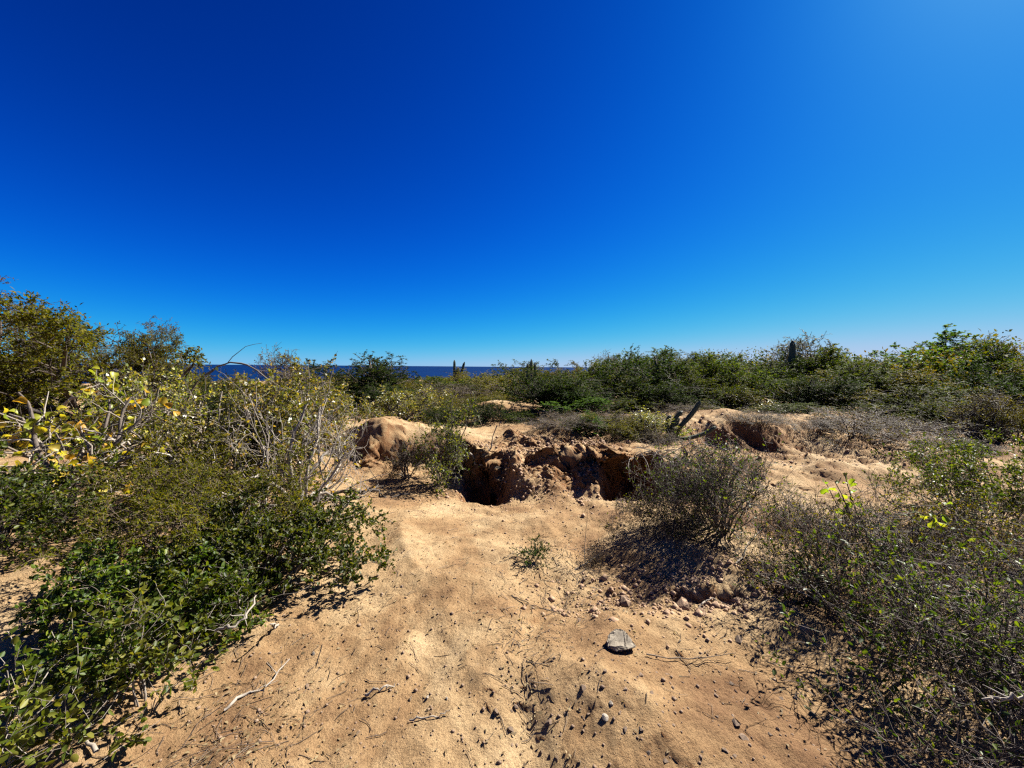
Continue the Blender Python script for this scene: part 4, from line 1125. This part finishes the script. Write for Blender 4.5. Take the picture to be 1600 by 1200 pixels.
def litter():
    g = np.random.default_rng(61)
    spots = [(-1.6, 2.5, 0.7, 0.5, 3), (-1.25, 1.6, 0.25, 0.2, 2), (0.12, 2.1, 0.12, 0.4, 1.0), (0.45, 3.1, 0.2, 0.35, 2), (1.6, 3.2, 0.6, 0.5, 3), (2.4, 2.4, 0.5, 0.6, 3),
             (-2.2, 4.2, 0.8, 0.5, 3), (-0.9, 5.2, 0.5, 0.3, 2), (2.8, 3.8, 0.5, 0.5, 2), (1.0, 7.3, 1.2, 0.7, 3), (5, 6.6, 1.8, 0.6, 3), (0, 2.5, 1.2, 1.2, 2.5), (0.9, 4.9, 0.6, 0.3, 1.5), (-4, 3.8, 1.0, 0.8, 3), (4.6, 7.2, 1.4, 0.7, 5), (7.2, 7.2, 1.4, 0.8, 4)]
    x, y = scatter_ground(9000, g, spots)
    z = height(x, y) + 0.004
    n = len(x)
    a = g.uniform(0, 6.28, n)
    d = np.stack([np.cos(a), np.sin(a), g.normal(0, 0.15, n)], -1)
    s = g.uniform(0.5, 1.3, n)
    G = Geo(); G.add(*leaves(np.stack([x, y, z], -1), d, 0.022 * s, 0.011 * s, 3.0, 0.25, g, 0.1))
    tag(link('leaf_litter', G.mesh('leaf_litter'), M['leaf_dry']), 'dry fallen leaves strewn over the sand', 'leaf litter', kind='stuff')
    x, y = scatter_ground(3400, g, spots)
    n = len(x); a = g.uniform(0, 6.28, n)
    d = np.stack([np.cos(a), np.sin(a), g.normal(0, 0.05, n)], -1)
    P = grow(np.stack([x, y, height(x, y) + 0.004], -1), d, g.uniform(0.03, 0.14, n), 4, 0.2, 0.0, g)
    P[..., 2] = height(P[..., 0], P[..., 1]) + 0.003 + 0.004 * g.random((n, 1))
    R = (g.uniform(0.0007, 0.0022, n))[:, None] * np.ones((1, 4))
    G = Geo(); G.add(*tubes(P, R, 3))
    tag(link('twig_litter', G.mesh('twig_litter'), M['bark_brown']), 'thin broken twigs strewn over the sand', 'twig litter', kind='stuff')
    # crumbs broken off the bank
    def crumbs(name, c, s, mat, label):
        n = len(c)
        oct_ = np.array([[1, 0, 0], [-1, 0, 0], [0, 1, 0], [0, -1, 0], [0, 0, 0.8], [0, 0, -0.8]], float)
        V = (c[:, None] + s * oct_[None] * g.uniform(0.6, 1.2, (n, 6, 1))).reshape(-1, 3)
        fo = np.array([[0, 2, 4], [2, 1, 4], [1, 3, 4], [3, 0, 4], [2, 0, 5], [1, 2, 5], [3, 1, 5], [0, 3, 5]])
        F = (np.arange(n)[:, None, None] * 6 + fo[None]).reshape(-1, 3)
        tag(link(name, mesh_from(name, V, F), M[mat]), label, 'soil', kind='stuff')
    n = 3400
    x = np.concatenate([g.normal(0.8, 0.9, n), g.normal(4.8, 1.2, n // 2), g.normal(1.3, 0.5, n // 3)]); y = np.concatenate([g.normal(5.6, 0.55, n), g.normal(7.2, 0.6, n // 2), g.normal(2.75, 0.2, n // 3)])
    crumbs('soil_crumbs', np.stack([x, y + 0 * x, height(x, y)], -1), (0.006 + g.exponential(0.008, len(x))).clip(0, 0.05)[:, None, None], 'soil', 'loose crumbs of soil on the eroded bank')
    # grit: tiny crumbs of soil
    n = 5500
    r = 1.0 + 5.5 * g.random(n) ** 1.2; az = g.uniform(-0.95, 0.95, n)
    x, y = r * np.sin(az), r * np.cos(az)
    c = np.stack([x, y, height(x, y)], -1)
    s = (0.0035 + g.exponential(0.0028, n)).clip(0, 0.016)[:, None, None]
    oct_ = np.array([[1, 0, 0], [-1, 0, 0], [0, 1, 0], [0, -1, 0], [0, 0, 0.8], [0, 0, -0.8]], float)
    V = (c[:, None] + s * oct_[None] * g.uniform(0.6, 1.2, (n, 6, 1)) + np.array([0, 0, 0.2]) * s).reshape(-1, 3)
    fo = np.array([[0, 2, 4], [2, 1, 4], [1, 3, 4], [3, 0, 4], [2, 0, 5], [1, 2, 5], [3, 1, 5], [0, 3, 5]])
    F = (np.arange(n)[:, None, None] * 6 + fo[None]).reshape(-1, 3)
    tag(link('grit', mesh_from('grit', V, F), M['pebble']), 'coarse grit and crumbs of soil on the sand', 'grit', kind='stuff')
litter()
